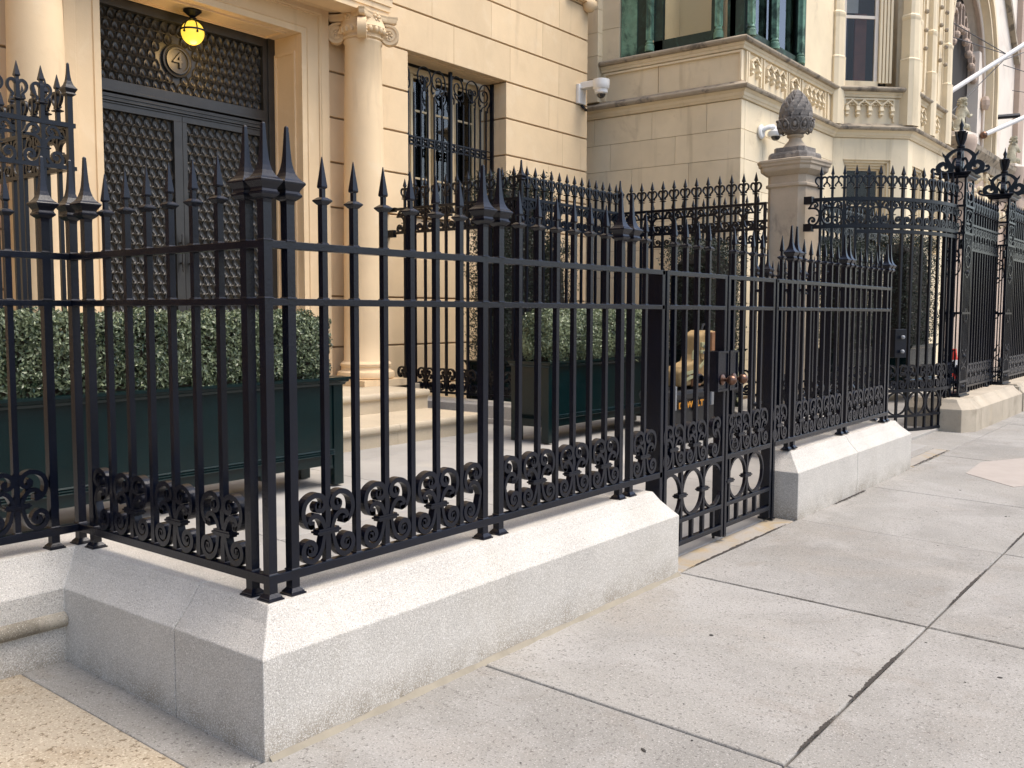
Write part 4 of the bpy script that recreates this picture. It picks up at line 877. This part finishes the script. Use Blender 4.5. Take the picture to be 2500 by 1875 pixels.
# stone pier right of oriel, buttresses
build('stone_block',MB().box(15.62,4.17,6.217,17.45,4.5,9.5),stone2,H2,bevel=.003)
def buttress(x,y,ang,w,d,z0=5.46,steps=((5.46,1.15),(6.95,1.0),(7.9,.8)),top=9.6):
    M=T(x,y,0,ang); m=MB()
    zz=[(5.42,1.18),(6.72,1.18),(6.76,1.22),(6.79,1.0),(7.55,.98),(7.60,1.08),(7.64,1.10),(7.68,.85),(top,.8)]
    m.loft([[(-w*k/2,.12,z),(-w*k/2,-d*k*.7,z),(-w*k*.22,-d*k,z),(w*k*.22,-d*k,z),(w*k/2,-d*k*.7,z),(w*k/2,.12,z)] for z,k in zz]); build('buttress',m,stone2,H2,M)
buttress(17.43,4.14,-math.pi/8,.28,.11); buttress(18.58,3.0,-math.pi/8,.32,.12); buttress(19.0,3.0,0,.20,.08); buttress(20.0,3.0,0,.32,.12); buttress(21.3,3.0,0,.36,.13)
# canted bay window (glass, shutter) and jamb mouldings
M=T(17.42,4.16,0,wl45)
m=MB()
for k in range(4): m.box(.98+k*.075,.02+.05*(3-k) if False else .06+.045*k*0,6.3,.98+k*.075+.05,.12+.03*(k%2),9.6)
m.box(.22,.10,6.217,.98,.2,6.34); build('jamb_moulding',m,stone2_dirty if False else stone2,H2,M)
w=build('window',MB().box(.22,.12,6.34,.27,.18,9.6).box(.90,.12,6.34,.97,.18,9.6).box(.27,.13,7.6,.90,.17,7.66),stone3,H2,M)
build('pane',MB().box(.27,.15,6.34,.90,.156,9.6),pane2,w,M); build('shutter',MB().box(.55,.3,6.3,.80,.34,7.75),brownwood,w,M); build('dark_interior',MB().box(-.1,.75,6.0,1.5,.8,9.6),darkroom,w,M); build('curtain',MB().box(.27,.28,7.75,.60,.3,9.6),curtain,w,M)
build('dark_interior',MB().box(.1,.31,6.3,.40,.33,7.7),mat('slate_blind',(.06,.07,.10),.6),w,M)
for (a,b) in ((19.15,19.8),(20.25,21.05)):
    m=MB(); m.box(a,3.02,6.217,b,3.30,9.6)
    build('stone_block',m,stone2,H2)
    for k in range(2): build('jamb_moulding',MB().box(a+.08+k*.22,2.96,6.3,a+.14+k*.22,3.02,9.6),stone2,H2)
for x in (19.32,20.5,20.95):
    for k in range(6): build('carved_knob',MB().sphere((x,2.92,7.15+k*.38),.05,7,5),stone2_dirty,H2)
build('stone_block',MB().box(18.6,3.02,6.217,19.15,3.3,9.6),stone2,H2); build('stone_block',MB().box(19.8,3.02,6.217,20.25,3.3,9.6),stone2,H2); build('stone_block',MB().box(21.05,3.0,5.46,21.85,8,9.6),stone2,H2)
# upper inner walls (block sky behind)
build('rear_wall',MB().box(13.2,7.1,0,21,9.6,15),stone2,H2); build('upper_wall',MB().box(15.7,4.3,9.5,21.8,7.09,15),stone2,H2)
# ---------------------------------------------------------------- portal house wall beyond
H3=thing('portal_house','pale stone front beyond the bay with an ogee arched doorway and carved balustrade','house',(28,3.6,0))
PYY=3.6
m=MB(); m.box(21.85,PYY,0,22.9,PYY+1.2,13); build('wall',m,stone3_pink,H3)
build('wall',MB().box(28.6,PYY,0,42,PYY+1.2,13),stone3,H3); build('wall',MB().box(22.9,PYY,12.61,28.6,PYY+1.2,13),stone3,H3); build('wall',MB().box(22.9,PYY,0,28.6,PYY+1.2,5.6),stone3,H3)
# spandrels of pointed arch
ax,ar=25.85,2.3
def ptarch(r,zs,n=14,peak=1.25):
    L_=[(ax-r,zs-3),(ax-r,zs)]; 
    for i in range(1,n+1):
        t=i/n; L_.append((ax-r*math.cos(t*math.pi/2)**.8 if t<1 else ax,zs+r*peak*math.sin(t*math.pi/2)**1.15))
    return L_+[(2*ax-x,z) for x,z in reversed(L_[:-1])]
a_in=ptarch(2.3,8.0,14,1.05); 
m=MB(); n=len(a_in); top=[(x,12.6) for x,z in a_in]
fr_=[]
for i in range(n-1):
    (x0,z0),(x1,z1)=a_in[i],a_in[i+1]
    if abs(x1-x0)>1e-4: m.add([(x0,PYY,z0),(x1,PYY,z1),(x1,PYY,12.6),(x0,PYY,12.6),(x0,PYY+1,z0),(x1,PYY+1,z1),(x1,PYY+1,12.6),(x0,PYY+1,12.6)],[(0,1,2,3),(0,4,5,1),(4,7,6,5)])
m.box(22.9,PYY,5.61,ax-2.3,PYY+1.2,12.6); m.box(ax+2.3,PYY,5.61,28.6,PYY+1.2,12.6); build('spandrel_wall',m,stone3,H3)
for r,w,d0,d1,mt in ((2.86,.16,-.25,.02,stone2),(2.66,.10,-.14,.02,stone3_pink),(2.50,.08,-.2,.02,stone2),(2.30,.12,.02,.12,stone3_pink)):
    p=ptarch(r,8.0,14,1.05); build('archivolt',MB().ribbon(p,w,PYY+d0,PYY+d1),mt,H3)
m=MB()
for k in range(12):
    u=ax-1.95+k*.35; zt=8.1+2.1*max(0,1-abs(u-ax)/2.3)**.7
    m.ribbon(arc(u,zt-.35,.14,.14,0,180,8),.05,PYY+.15,PYY+.28); m.box(u+.13,PYY+.15,zt-.75,u+.2,PYY+.26,zt-.3); m.sphere((u+.165,PYY+.18,zt-.85),.11,8,6)
build('cusped_tracery',m,stone3_pink,H3,smooth=False)
build('doorway_interior',MB().box(23.4,PYY+.36,5.61,28.3,PYY+.40,11.2),darkroom,H3); build('blue_curtain',MB().box(24.2,PYY+.31,5.61,25.2,PYY+.35,9.2),mat('blue_door_glass',(.06,.10,.15),.2),H3)
build('inner_jamb',MB().box(ax+1.75,PYY+.05,5.61,ax+2.29,PYY+.35,9.0),stone3,H3)
for x,z in ((28.55,8.6),(28.0,7.6),(34.0,9.0)): build('carved_corbel',MB().sphere((x,PYY-.06,z),.14,7,5,1.6),stone3_pink,H3,smooth=False)
build('pilaster',MB().box(32.3,PYY-.16,0,33.2,PYY,13),stone3_pink,H3); build('gable_moulding',MB().ribbon([(28.8,12.6),(32.2,9.6)],.18,PYY-.16,PYY),stone2_dirty,H3)
m=MB().sweep([(0,5.35),(.05,5.55),(.16,5.70),(.18,5.80),(.10,5.86),(-.3,5.86),(-.3,5.35)],[(22.6,PYY),(22.6,3.0),(33,3.0)]); build('balustrade_rail',m,stone2_dirty,H3)
m=MB().box(22.4,3.1,0,33,3.55,5.35); build('porch_front',m,stone3_pink,H3)
random.seed(5); m=MB()
for k in range(150):
    x=random.uniform(23.4,32.8); z=random.uniform(3.9,5.3); m.sphere((x,3.08,z),random.uniform(.07,.15),7,5,random.uniform(.7,1.5))
tag(build('carved_foliage',m,stone2,H3),kind='stuff')
m=MB().lathe([(3,.30),(5.3,.30),(5.45,.31),(5.62,.36),(5.74,.37),(5.80,.36),(5.86,.33)],22.95,3.0,20); build('lion_pedestal',m,stone3_pink,H3,smooth=True)
m=MB().lathe([(3,.28),(5.3,.28),(5.6,.34),(5.86,.34)],29.2,3.0,16); build('lion_pedestal',m,stone3_pink,H3,smooth=True)
STAT=mat('mossy_statue_stone',(.40,.37,.27),.9,noise=(9,.35),bump=(30,.02,.6))
# ---- lion statues via skin modifier
def skin(name,verts,edges,mt,parent,M,sub=2):
    me=bpy.data.meshes.new(name); me.from_pydata([v[:3] for v in verts],edges,[]); me.materials.append(mt)
    o=bpy.data.objects.new(name,me); place(o,parent,M)
    sk=o.modifiers.new('skin','SKIN'); 
    ly_=me.skin_vertices[0] if me.skin_vertices else None
    if ly_ is None:
        bpy.context.view_layer.objects.active=o; ly_=me.skin_vertices[0]
    for i,v in enumerate(verts): ly_.data[i].radius=(v[3],v[3])
    ly_.data[0].use_root=True
    sk.use_smooth_shade=True
    sb=o.modifiers.new('sub','SUBSURF'); sb.levels=sub; sb.render_levels=sub; return o
def lion(x,y,z,label,s=1.):
    r=thing('lion_statue',label,'statue',(x,y,z))
    M=Matrix.Translation((x,y,z))@Matrix.Rotation(R(-10),4,'Z')@Matrix.Scale(s,4)
    V=[(-.14,0,.13,.125),(-.09,0,.26,.11),(-.01,0,.40,.105),(.05,0,.50,.09),(.06,0,.61,.055),(.08,0,.69,.072),(.16,0,.685,.05),(.215,0,.665,.032),
       (-.10,-.10,.12,.08),(.05,-.13,.14,.055),(.10,-.13,.03,.035),(.19,-.13,.02,.03),(-.10,.10,.12,.08),(.05,.13,.14,.055),(.10,.13,.03,.035),(.19,.13,.02,.03),
       (.08,-.09,.43,.05),(.17,-.10,.36,.036),(.27,-.09,.40,.032),(.32,-.09,.43,.03),(.08,.09,.42,.05),(.13,.09,.25,.038),(.15,.09,.08,.032),(.20,.09,.02,.03),
       (-.25,0,.04,.025),(-.33,.03,.10,.02),(-.31,.03,.22,.022),(.05,-.065,.755,.02),(.05,.065,.755,.02)]
    E_=[(0,1),(1,2),(2,3),(3,4),(4,5),(5,6),(6,7),(0,8),(8,9),(9,10),(10,11),(0,12),(12,13),(13,14),(14,15),(3,16),(16,17),(17,18),(18,19),(3,20),(20,21),(21,22),(22,23),(0,24),(24,25),(25,26),(5,27),(5,28)]
    skin('lion_body',V,E_,STAT,r,M)
    build('statue_base',MB().box(-.32,-.2,-.06,.40,.2,.02),stone3,r,M,bevel=.01)
    mn=MB(); random.seed(3)
    for k in range(30):
        a=random.uniform(0,6.28); zz_=random.uniform(.48,.72); mn.sphere((.03+.075*math.cos(a),.085*math.sin(a),zz_),.026,6,4)
    build('mane',mn,STAT,r,M,smooth=True); 
lion(22.9,3.0,5.92,'sitting stone lion with raised paw on the round pedestal beside the arched doorway',1.15); lion(29.2,3.0,5.92,'farther stone lion on the balustrade, right of the arched doorway',1.15)
# flagpoles
def pole(a,b,label,r0=.09,wires=()):
    t=thing('flagpole',label,'flagpole',a); A=Vector(a);B=Vector(b)
    build('pole',MB().tube([A,A.lerp(B,.5),B],[r0,r0*.95,r0*.85],12),whitepole,t,smooth=True)
    for p,q in wires: build('stay_wire',MB().tube([p,q],.012,5),wirem,t)
    return t
p1=pole((23.9,3.55,7.15),(29.5,.8,10.6),'upper white flagpole slanting up to the right in front of the arch',.065,[((23.4,3.6,8.9),(25.8,2.6,8.35)),((23.4,3.5,8.45),(25.8,2.6,8.35)),((25.5,2.8,8.1),(31,2,9.9)),((23.6,3.5,6.5),(26.3,2.6,8.5))])
p2=pole((28.0,3.5,6.72),(33,1.2,8.8),'lower white flagpole with ball end, right of the arched doorway',.07,[((30.5,3.6,9.2),(34,2,8.9)),((31.5,3.5,8.6),(34.5,2,8.6))])
build('ball_finial',MB().sphere((28.0,3.55,6.7),.11,10,7),brass,p2,smooth=True); build('bracket',MB().tube([(29.2,3.6,7.4),(29.9,3.0,7.5)],.07,8),iron2,p2)

# ---------------------------------------------------------------- planters and hedges
def planter(x0,x1,y0,y1,label,zf=.13,legs=None,zt=1.022):
    p=thing('planter_box',label,'planter',(x0,y0,zf)); lw=.10; bb=.30
    for (x,y) in ((x0,y0),(x1-lw,y0),(x0,y1-lw),(x1-lw,y1-lw)): build('leg',MB().box(x,y,zf,x+lw+.0,y+lw,zt-.04),green,p,bevel=.003)
    e=.014
    for (a,b,c,d) in ((x0+lw,y0+e,x1-lw,y0+.04),(x0+lw,y1-.04,x1-lw,y1-e),(x0+e,y0+lw,x0+.04,y1-lw),(x1-.04,y0+lw,x1-e,y1-lw)): build('side_panel',MB().box(a,b,bb,c,d,zt-.04),green,p,bevel=.002)
    m=MB().sweep([(0,.955-1.022+zt),(.012,.958-1.022+zt),(.018,.975-1.022+zt),(.034,.985-1.022+zt),(.036,1.0-1.022+zt),(.05,1.003-1.022+zt),(.05,zt),(-.05,zt),(-.05,.955-1.022+zt)],[(x0,y1),(x0,y0),(x1,y0),(x1,y1)]); build('rim',m,green,p)
    m=MB().sweep([(0,.955-1.022+zt),(.02,.975-1.022+zt),(.05,1.003-1.022+zt),(.05,zt),(-.05,zt),(-.05,.955-1.022+zt)],[(x1+.0,y1),(x0,y1)]); build('rim',m,green,p)
    zm=.385; m=MB()
    for k in range(3): 
        for (a,b,c,d) in ((x0+lw,y0-.002-.004*(2-k),x1-lw,y0+e),(x0-.002-.004*(2-k),y0+lw,x0+e,y1-lw),(x1-e,y0+lw,x1+.002+.004*(2-k),y1-lw)): m.loft([[(a+q,b+q,z),(c-q if c-a<.1 else c,b+q,z),(c-q if c-a<.1 else c,d,z),(a+q,d,z)] for z,q in ((zm+.017*k,0),(zm+.017*k+.004,-.004),(zm+.017*k+.013,.008))])
    build('base_moulding',m,green,p)
    m=MB()
    for x,s in ((x0+lw,1),(x1-lw,-1)): m.box(min(x,x+s*.05),y0+.01,.27,max(x,x+s*.05),y0+.03,.30)
    m.box((x0+x1)/2+.9*0+(x1-x0)*.28,y0+.01,.26,(x0+x1)/2+(x1-x0)*.28+.12,y0+.10,.30); build('corner_bracket',m,green,p)
    build('soil',MB().box(x0+.05,y0+.05,zt-.12,x1-.05,y1-.05,zt-.06),soil,p); return p
def leaves(name,n,sampler,size,mt,parent,tintfun=None,asp=.5):
    P_,Nn=sampler(n); n=len(P_)
    d=rng.normal(size=(n,3))*.75+Nn*1.0; d/=np.linalg.norm(d,axis=1)[:,None]     # leaf normal
    t=rng.normal(size=(n,3)); t[:,2]+=.6; t-= (t*d).sum(1)[:,None]*d; t/=np.linalg.norm(t,axis=1)[:,None]; s=np.cross(d,t)
    L_=size*rng.uniform(.65,1.25,n)[:,None]; w=L_*asp/2
    a=P_-t*L_*.5; b=P_+s*w+d*L_*.08; c=P_+t*L_*.5; e=P_-s*w+d*L_*.08
    V=np.stack([a,b,c,e],1).reshape(-1,3); F=np.arange(n*4).reshape(n,4)
    # two triangles folded along the midrib
    F=np.concatenate([F[:,[0,1,2]],F[:,[0,2,3]]],1).reshape(-1,3)
    me=bpy.data.meshes.new(name); me.from_pydata(V.tolist(),[],F.tolist()); me.materials.append(mt)
    tn=(tintfun(P_) if tintfun is not None else rng.random(n)); at=me.attributes.new('tint','FLOAT','FACE'); at.data.foreach_set('value',np.repeat(np.clip(tn,0,1),2).astype(np.float32))
    o=bpy.data.objects.new(name,me); place(o,parent,None); o['kind']='stuff'; return o
def box_sampler(x0,x1,y0,y1,z0,z1,amp=.05,round_=.10,depth=.07,top=True):
    from mathutils import noise as mn
    def f(n):
        A=np.array([(x1-x0)*(z1-z0),(x1-x0)*(z1-z0)*.35,(y1-y0)*(z1-z0),(y1-y0)*(z1-z0),(x1-x0)*(y1-y0)*(1.0 if top else 0)]); k=rng.choice(5,n,p=A/A.sum())
        u=rng.random(n);v=rng.random(n)
        x=np.where(k==2,x0,np.where(k==3,x1,x0+(x1-x0)*u)); y=np.where(k==0,y0,np.where(k==1,y1,np.where(k==4,y0+(y1-y0)*v,y0+(y1-y0)*u))); z=np.where(k==4,z1,z0+(z1-z0)*v)
        N_=np.zeros((n,3)); N_[k==0,1]=-1;N_[k==1,1]=1;N_[k==2,0]=-1;N_[k==3,0]=1;N_[k==4,2]=1
        cx,cy,cz_=(x0+x1)/2,(y0+y1)/2,(z0+z1)/2
        # round the edges
        p=np.stack([x,y,z],1); h=np.array([(x1-x0)/2,(y1-y0)/2,(z1-z0)/2]); c=np.array([cx,cy,cz_]); q=p-c; r=round_
        lim=np.maximum(h-r,0); qc=np.clip(q,-lim,lim); dd=q-qc; ln=np.linalg.norm(dd,axis=1)[:,None]; dd=np.where(ln>1e-6,dd/np.maximum(ln,1e-6)*np.minimum(ln,r),dd)
        lowz=(q[:,2]<0); q2=qc+dd; q2[lowz,2]=q[lowz,2]
        nn=np.where(ln>1e-6,dd/np.maximum(np.linalg.norm(dd,axis=1)[:,None],1e-6),N_)
        disp=np.array([mn.noise(Vector((a*5,b*5,cc_*5)))+.6*mn.noise(Vector((a*13,b*13,cc_*13))) for a,b,cc_ in p])
        pts=c+q2+nn*(amp*disp-depth*rng.random(n)**1.3)[:,None]
        return pts,nn
    return f
def tint(p):
    from mathutils import noise as mn
    g=np.array([mn.noise(Vector((a*2.3,b*2.3,c*2.3))) for a,b,c in p]); return .42+.55*g+rng.normal(size=len(p))*.27
pl1=planter(-.6,3.156,3.133,3.66,'long dark green panelled planter box on legs, left behind the corner railing')
hd=thing('clipped_hedge','clipped boxwood hedge with glossy leaves in the long planter at left','hedge',(1,3.4,1.0))
leaves('foliage',56000,box_sampler(-.6,3.10,3.15,3.64,1.0,1.545,.055,.09,.13),.034,leaf_box,hd,tint)
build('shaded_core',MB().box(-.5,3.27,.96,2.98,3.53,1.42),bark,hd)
pl2=planter(6.16,8.75,3.20,3.72,'dark green panelled planter box standing before the areaway fence, seen through the railing')
hd=thing('clipped_hedge','rounded paler boxwood mound in the planter behind the middle of the railing','hedge',(7.4,3.4,1.0))
leaves('foliage',40000,box_sampler(6.16,8.72,3.12,3.72,1.0,1.61,.08,.24,.15),.034,leaf_box,hd,lambda p:tint(p)+.25)
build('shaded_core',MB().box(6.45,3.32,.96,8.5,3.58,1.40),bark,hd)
# yews in boxes
def yew(x0,x1,y0,y1,z1,label,blabel,n=20000,zb=.9,zf=.13):
    bx_=planter(x0,x1,y0,y1,blabel,zf=zf,zt=zb)
    t=thing('yew_shrub',label,'shrub',((x0+x1)/2,(y0+y1)/2,zb)); leaves('foliage',n,box_sampler(x0-.06,x1+.06,y0-.06,y1+.06,zb,z1,.13,.22,.18),.038,leaf_yew,t,lambda p:rng.random(len(p))**1.6,asp=.42)
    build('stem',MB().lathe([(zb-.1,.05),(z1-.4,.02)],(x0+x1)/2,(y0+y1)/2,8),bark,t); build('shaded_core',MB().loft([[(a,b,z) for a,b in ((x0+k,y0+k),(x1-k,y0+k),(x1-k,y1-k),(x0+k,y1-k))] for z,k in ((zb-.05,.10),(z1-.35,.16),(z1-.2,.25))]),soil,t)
yew(7.75,8.85,5.05,5.75,3.42,'tall dark yew behind the areaway fence, left of the gap of light','dark box at the foot of the tall yew in the areaway',26000)
yew(10.25,11.35,3.3,4.1,2.62,'yew with lighter leaves behind the property-line fence','planter box of the yew behind the property-line fence',16000,zb=1.02)
yew(12.2,13.6,2.0,2.55,2.70,'dark yew directly behind the left part of the curved fence','planter box behind the left part of the curved fence',16000,zb=1.02)
yew(14.6,16.2,1.75,2.4,2.95,'dark yew behind the middle of the curved fence, left of the cone','planter box behind the middle of the curved fence',16000,zb=1.02)
yew(9.55,9.62+.6,5.6,6.4,2.7,'small yew by the corner of the limestone house behind the areaway fence','small box by the limestone corner',9000,zb=.9)

# ---------------------------------------------------------------- tools, cone, cameras
bY=2.14
TBX=thing('tool_tote','black plastic tool box with yellow maker lettering standing behind the gate','tool box',(7.35,bY,.1))
m=MB().loft([[(6.90,bY,z),(7.80,bY,z),(7.80,bY+.34,z),(6.90,bY+.34,z)] for z in (.10,.62)]); 
def frus(x0,x1,y0,y1,prof,mt,name,par): return build(name,MB().loft([[(x0-k,y0-k,z),(x1+k,y0-k,z),(x1+k,y1+k,z),(x0-k,y1+k,z)] for z,k in prof]),mt,par,bevel=.008)
frus(6.93,8.60,bY,bY+.34,((.10,-.02),(.60,0)),blackplastic,'tub',TBX); frus(6.91,8.62,bY-.02,bY+.36,((.60,.0),(.66,.015),(.70,.0)),blackplastic,'lid',TBX)
for x in (6.95,7.85): build('latch',MB().box(x-.02,bY-.05,.50,x+.045,bY-.021,.76),greyplastic,TBX,bevel=.005)
for x in (7.2,7.45): build('rib',MB().box(x,bY-.03,.45,x+.08,bY-.005,.60),blackplastic,TBX,bevel=.004)
tx=bpy.data.curves.new('maker_lettering','FONT'); tx.body='DEWALT'; tx.size=.095; tx.extrude=.002; tx.space_character=1.1; tx.offset=.004; tx.align_x='LEFT'; tx.align_y='CENTER'
to=bpy.data.objects.new('maker_lettering',tx); tx.materials.append(yellow); me_=bpy.data.meshes.new_from_object(to); bpy.data.objects.remove(to); inst('maker_lettering',me_,TBX,Matrix.Translation((7.10,bY-.016,.535))@Matrix.Rotation(R(90),4,'X')@Matrix.Diagonal((1.45,1,1,1)))
BG=thing('tool_bag','tan canvas and leather work bag with khaki straps lying on the black tool box','bag',(7.5,bY+.12,.72))
def pouch(name,pts,y0,y1,mt,bev=.02,par=BG):
    m=MB().loft([[(x,y0,z) for x,z in pts],[(x,y1,z) for x,z in pts]]); o=build(name,m,mt,par,bevel=bev); o.modifiers['bevel'].segments=3; return o
bp=pouch('canvas_body',[(7.762,1.30),(7.917,1.355),(8.118,1.352),(8.326,1.327),(8.481,1.28),(8.561,1.226),(8.558,1.098),(8.524,.716),(7.51,.722),(7.55,.874),(7.66,.975),(7.735,1.08)],2.22,2.44,tan,.035)
pouch('leather_flap',[(8.03,1.331),(8.119,1.337),(8.464,1.273),(8.54,1.114),(8.498,.906),(8.135,.775),(8.031,.926)],2.195,2.225,leather,.008)
pouch('side_pouch',[(7.199,.90),(7.254,.96),(7.369,.982),(7.59,1.022),(7.70,.968),(7.66,.74),(7.24,.735),(7.215,.824)],2.17,2.36,tan,.03)
pouch('leather_base',[(7.46,.887),(7.595,.91),(7.68,.86),(7.66,.73),(7.47,.73)],2.14,2.18,leather,.008)
pouch('pocket_flap',[(7.775,1.221),(7.905,1.218),(7.905,1.165),(7.84,1.15),(7.778,1.167)],2.195,2.225,khaki,.006); pouch('pocket_flap',[(7.765,1.13),(7.86,1.129),(7.86,1.085),(7.765,1.09)],2.195,2.225,khaki,.006)
pouch('pocket',[(7.775,1.165),(7.905,1.165),(7.90,1.02),(7.78,1.02)],2.20,2.225,tan,.006)
build('carry_handle',MB().tube([(8.02,2.33,1.34),(8.05,2.33,1.42),(8.14,2.33,1.42),(8.17,2.33,1.33)],.014,8),blackplastic,BG)
for p,y in (([(7.545,1.031),(7.557,1.1),(7.594,1.127),(7.634,1.084),(7.59,1.0)],2.20),([(8.56,1.12),(8.70,1.09),(8.79,1.022),(8.757,.986),(8.81,.846),(8.709,.691),(8.812,.593),(8.833,.53),(8.746,.474)],2.20),([(7.72,.93),(7.838,.991),(7.91,1.07)],2.205),([(7.212,.92),(7.328,.887),(7.595,.91)],2.155),([(7.25,.80),(7.45,.84),(7.66,.83)],2.155)):
    build('strap',MB().ribbon(smooth_path(p,4),.036,y-.012,y),khaki,BG)
for x,z in ((7.83,1.175),(7.81,1.10),(7.40,.845)): build('buckle',MB().box(x-.018,2.145 if x<7.5 else 2.18,z-.014,x+.018,2.155 if x<7.5 else 2.19,z+.014),greyplastic,BG)
CN=thing('traffic_cone','tall orange cone with white bands standing behind the curved fence','traffic cone',(13.4,.9,.05))
CX,CY=13.52,.82
def cone_r(z): return .17-(z-.08)*.14
for i,(a,b,mt) in enumerate(((.08,.22,orange),(.22,.40,orange),(.40,.56,reflect),(.56,.66,orange),(.66,.85,reflect),(.85,1.02,orange))):
    build('cone_body' if mt is orange else 'reflective_band',MB().lathe([(a,cone_r(a)),(b,cone_r(b))],CX,CY,20),mt,CN,smooth=True)
build('cone_base',MB().box(CX-.22,CY-.22,.03,CX+.22,CY+.22,.08),orange,CN,bevel=.01)
# security cameras
C1=thing('security_camera','white dome security camera on a wall bracket at the corner of the limestone house','security camera',(12.1,6.84,5.0))
cxx,czz=12.28,4.86
CM=T(.10,0,.27)
build('wall_plate',MB().box(11.90,6.79,4.99,12.13,6.849,5.33),white,C1,CM,bevel=.008); build('arm',MB().box(11.95,6.46,5.25,12.13,6.80,5.36),white,C1,CM,bevel=.01)
build('housing',MB().lathe([(5.20,.125),(5.22,.142),(5.29,.148),(5.365,.148),(5.375,.12)],12.05,6.42,24),white,C1,CM,smooth=True); build('collar',MB().lathe([(5.12,.09),(5.14,.115),(5.20,.118)],12.05,6.42,24),white,C1,CM,smooth=True); build('dome',MB().sphere((12.05,6.42,5.125),.08,16,10),glassdk,C1,CM,smooth=True)
build('conduit',MB().tube([(12.05,6.84,4.99),(12.06,6.80,4.94),(12.2,6.83,4.92)],.025,8),iron2,C1,CM)
C2=thing('security_camera','small white dome camera on a curved arm on the sandstone wall left of the pineapple','security camera',(14.0,4.15,4.7))
build('wall_plate',MB().lathe([(0,.12),(.03,.125),(.05,.10)],n=18).xf(Matrix.Translation((13.76,4.15,4.72))@Matrix.Rotation(R(90),4,'X')),white,C2,smooth=True)
build('arm',MB().tube([(13.76,4.12,4.74),(13.80,4.04,4.79),(13.90,3.98,4.81),(13.98,3.96,4.76)],.045,10),white,C2,smooth=True)
build('housing',MB().lathe([(4.65,.13),(4.68,.145),(4.73,.14),(4.78,.06)],13.98,3.96,18),white,C2,smooth=True); build('dome',MB().sphere((13.98,3.96,4.66),.085,14,8),glassdk,C2,smooth=True)
# dirt packed in the pavement joints
def dirt(p0,p1,w,seed,mt):
    random.seed(seed); n=60; L_=[];Rr=[]
    a=Vector((p1[0]-p0[0],p1[1]-p0[1])); ln=a.length; a/=ln; nn=Vector((-a.y,a.x))
    for i in range(n+1):
        t=i/n; c=Vector(p0)+a*ln*t; h=w*(.25+.75*random.random())*math.sin(math.pi*min(max(t,.02),.98))**.5; q=random.uniform(-.3,.3)*w
        for side,lst in ((1,L_),(-1,Rr)): p=c+nn*(side*h/2+q*.4); lst.append((p.x,p.y,gz(p.x,p.y)+.0035))
    m=MB(); m.add(L_+Rr,[(i,i+1,n+2+i,n+1+i) for i in range(n)]); return tag(build('joint_dirt',m,mt,pav),kind='stuff')
dmat=mat('packed_dirt',(.045,.037,.030),.95,noise=(30,.3))
for i,(a,b,w) in enumerate((((1.15,-1.53),(1.55,-1.53),.022),((1.7,-1.53),(2.5,-1.53),.026),((3.35,-1.53),(4.3,-1.53),.022),((3.0,-.125),(4.55,-.125),.030),((2.905,-.16),(2.905,-2.6),.012),((7.9,-.11),(9.4,-.11),.04),((4.9,-1.53),(6.1,-1.53),.016),((-.13,-.1),(-.13,1.22),.014),((5.5,-.15),(6.3,-.15),.05),((8.92,-.2),(8.92,-1.5),.02))): dirt(a,b,w,i,dmat)
random.seed(21); lt=MB()
for k in range(46):
    x=random.uniform(-.2,7); y=random.uniform(-3.4,-.2); q=len(lt.v); lt.sphere((0,0,0),random.choice([.003,.004,.005,.008]),6,4,.35); lt.xf(T(x,y,gz(x,y)+.001,random.uniform(0,6))@Matrix.Diagonal((random.uniform(1,2.4),1,1,1)),q)
tag(build('scattered_grit',lt,darkroom,pav),kind='stuff')
# dropped bits on the pavement
tag(build('litter',MB().sphere((0,0,0),.012,6,4,.4),darkroom,None,T(2.05,-.75,gz(0,-.75)+.001)),'small dark speck of dirt on the pavement near the front base','litter')

H0=thing('unseen_shade_house','unseen brownstone row house added at left to block sky and darken the ironwork','house',(-10,6.5,0))  # out of view; added to block sky and darken the iron's left faces
H0m=mat('brownstone_wall',(.16,.095,.065),.85,0,noise=(1,.15),bump=(20,.006,.3))
m=MB()
zz=[0,1.4,3.4,4.6,6.8,8.0,10.0,11.2,13.0,15]; xx=[-17,-15.6,-14.2,-12.4,-11.0,-9.2,-7.8,-6.0,-4.6,-3.01]
for a in range(len(xx)-1):
    for b in range(len(zz)-1):
        if a%2==1 and b%2==1: continue
        m.box(xx[a],3.2,zz[b],xx[a+1]-.0005,3.5,zz[b+1]-.0005)
m.box(-17,3.6,0,-3.01,6.8,15); build('wall',m,H0m,H0)
for a in range(1,len(xx)-1,2):
    for b in range(1,len(zz)-1,2):
        w=MB().box(xx[a],3.35,zz[b],xx[a+1],3.4,zz[b]+.08).box(xx[a],3.35,(zz[b]+zz[b+1])/2,xx[a+1],3.4,(zz[b]+zz[b+1])/2+.06).box(xx[a],3.12,zz[b]-.12,xx[a+1],3.19,zz[b]); o=build('window',w,cream,H0); build('pane',MB().box(xx[a],3.42,zz[b],xx[a+1],3.43,zz[b+1]),pane,o)
build('cornice',MB().box(-17,2.8,15,-3.01,3.6,15.5),H0m,H0)
GRP={'iron_railing':'low black railings along the pavement','gate_leaf':'leaves of the black double gate','granite_fence_base':'stone kerb walls under the fences','tall_iron_fence':'tall black iron fences','ornate_iron_post':'ornate iron box posts','planter_box':'dark green planter boxes','clipped_hedge':'clipped boxwood hedges','yew_shrub':'dark yews behind the fences','security_camera':'white security cameras','flagpole':'white flagpoles','lion_statue':'stone lions by the arched doorway'}
for o in list(S.objects):
    k=o.name.split('.')[0]
    if o.parent is None and k in GRP: o['group']=GRP[k]
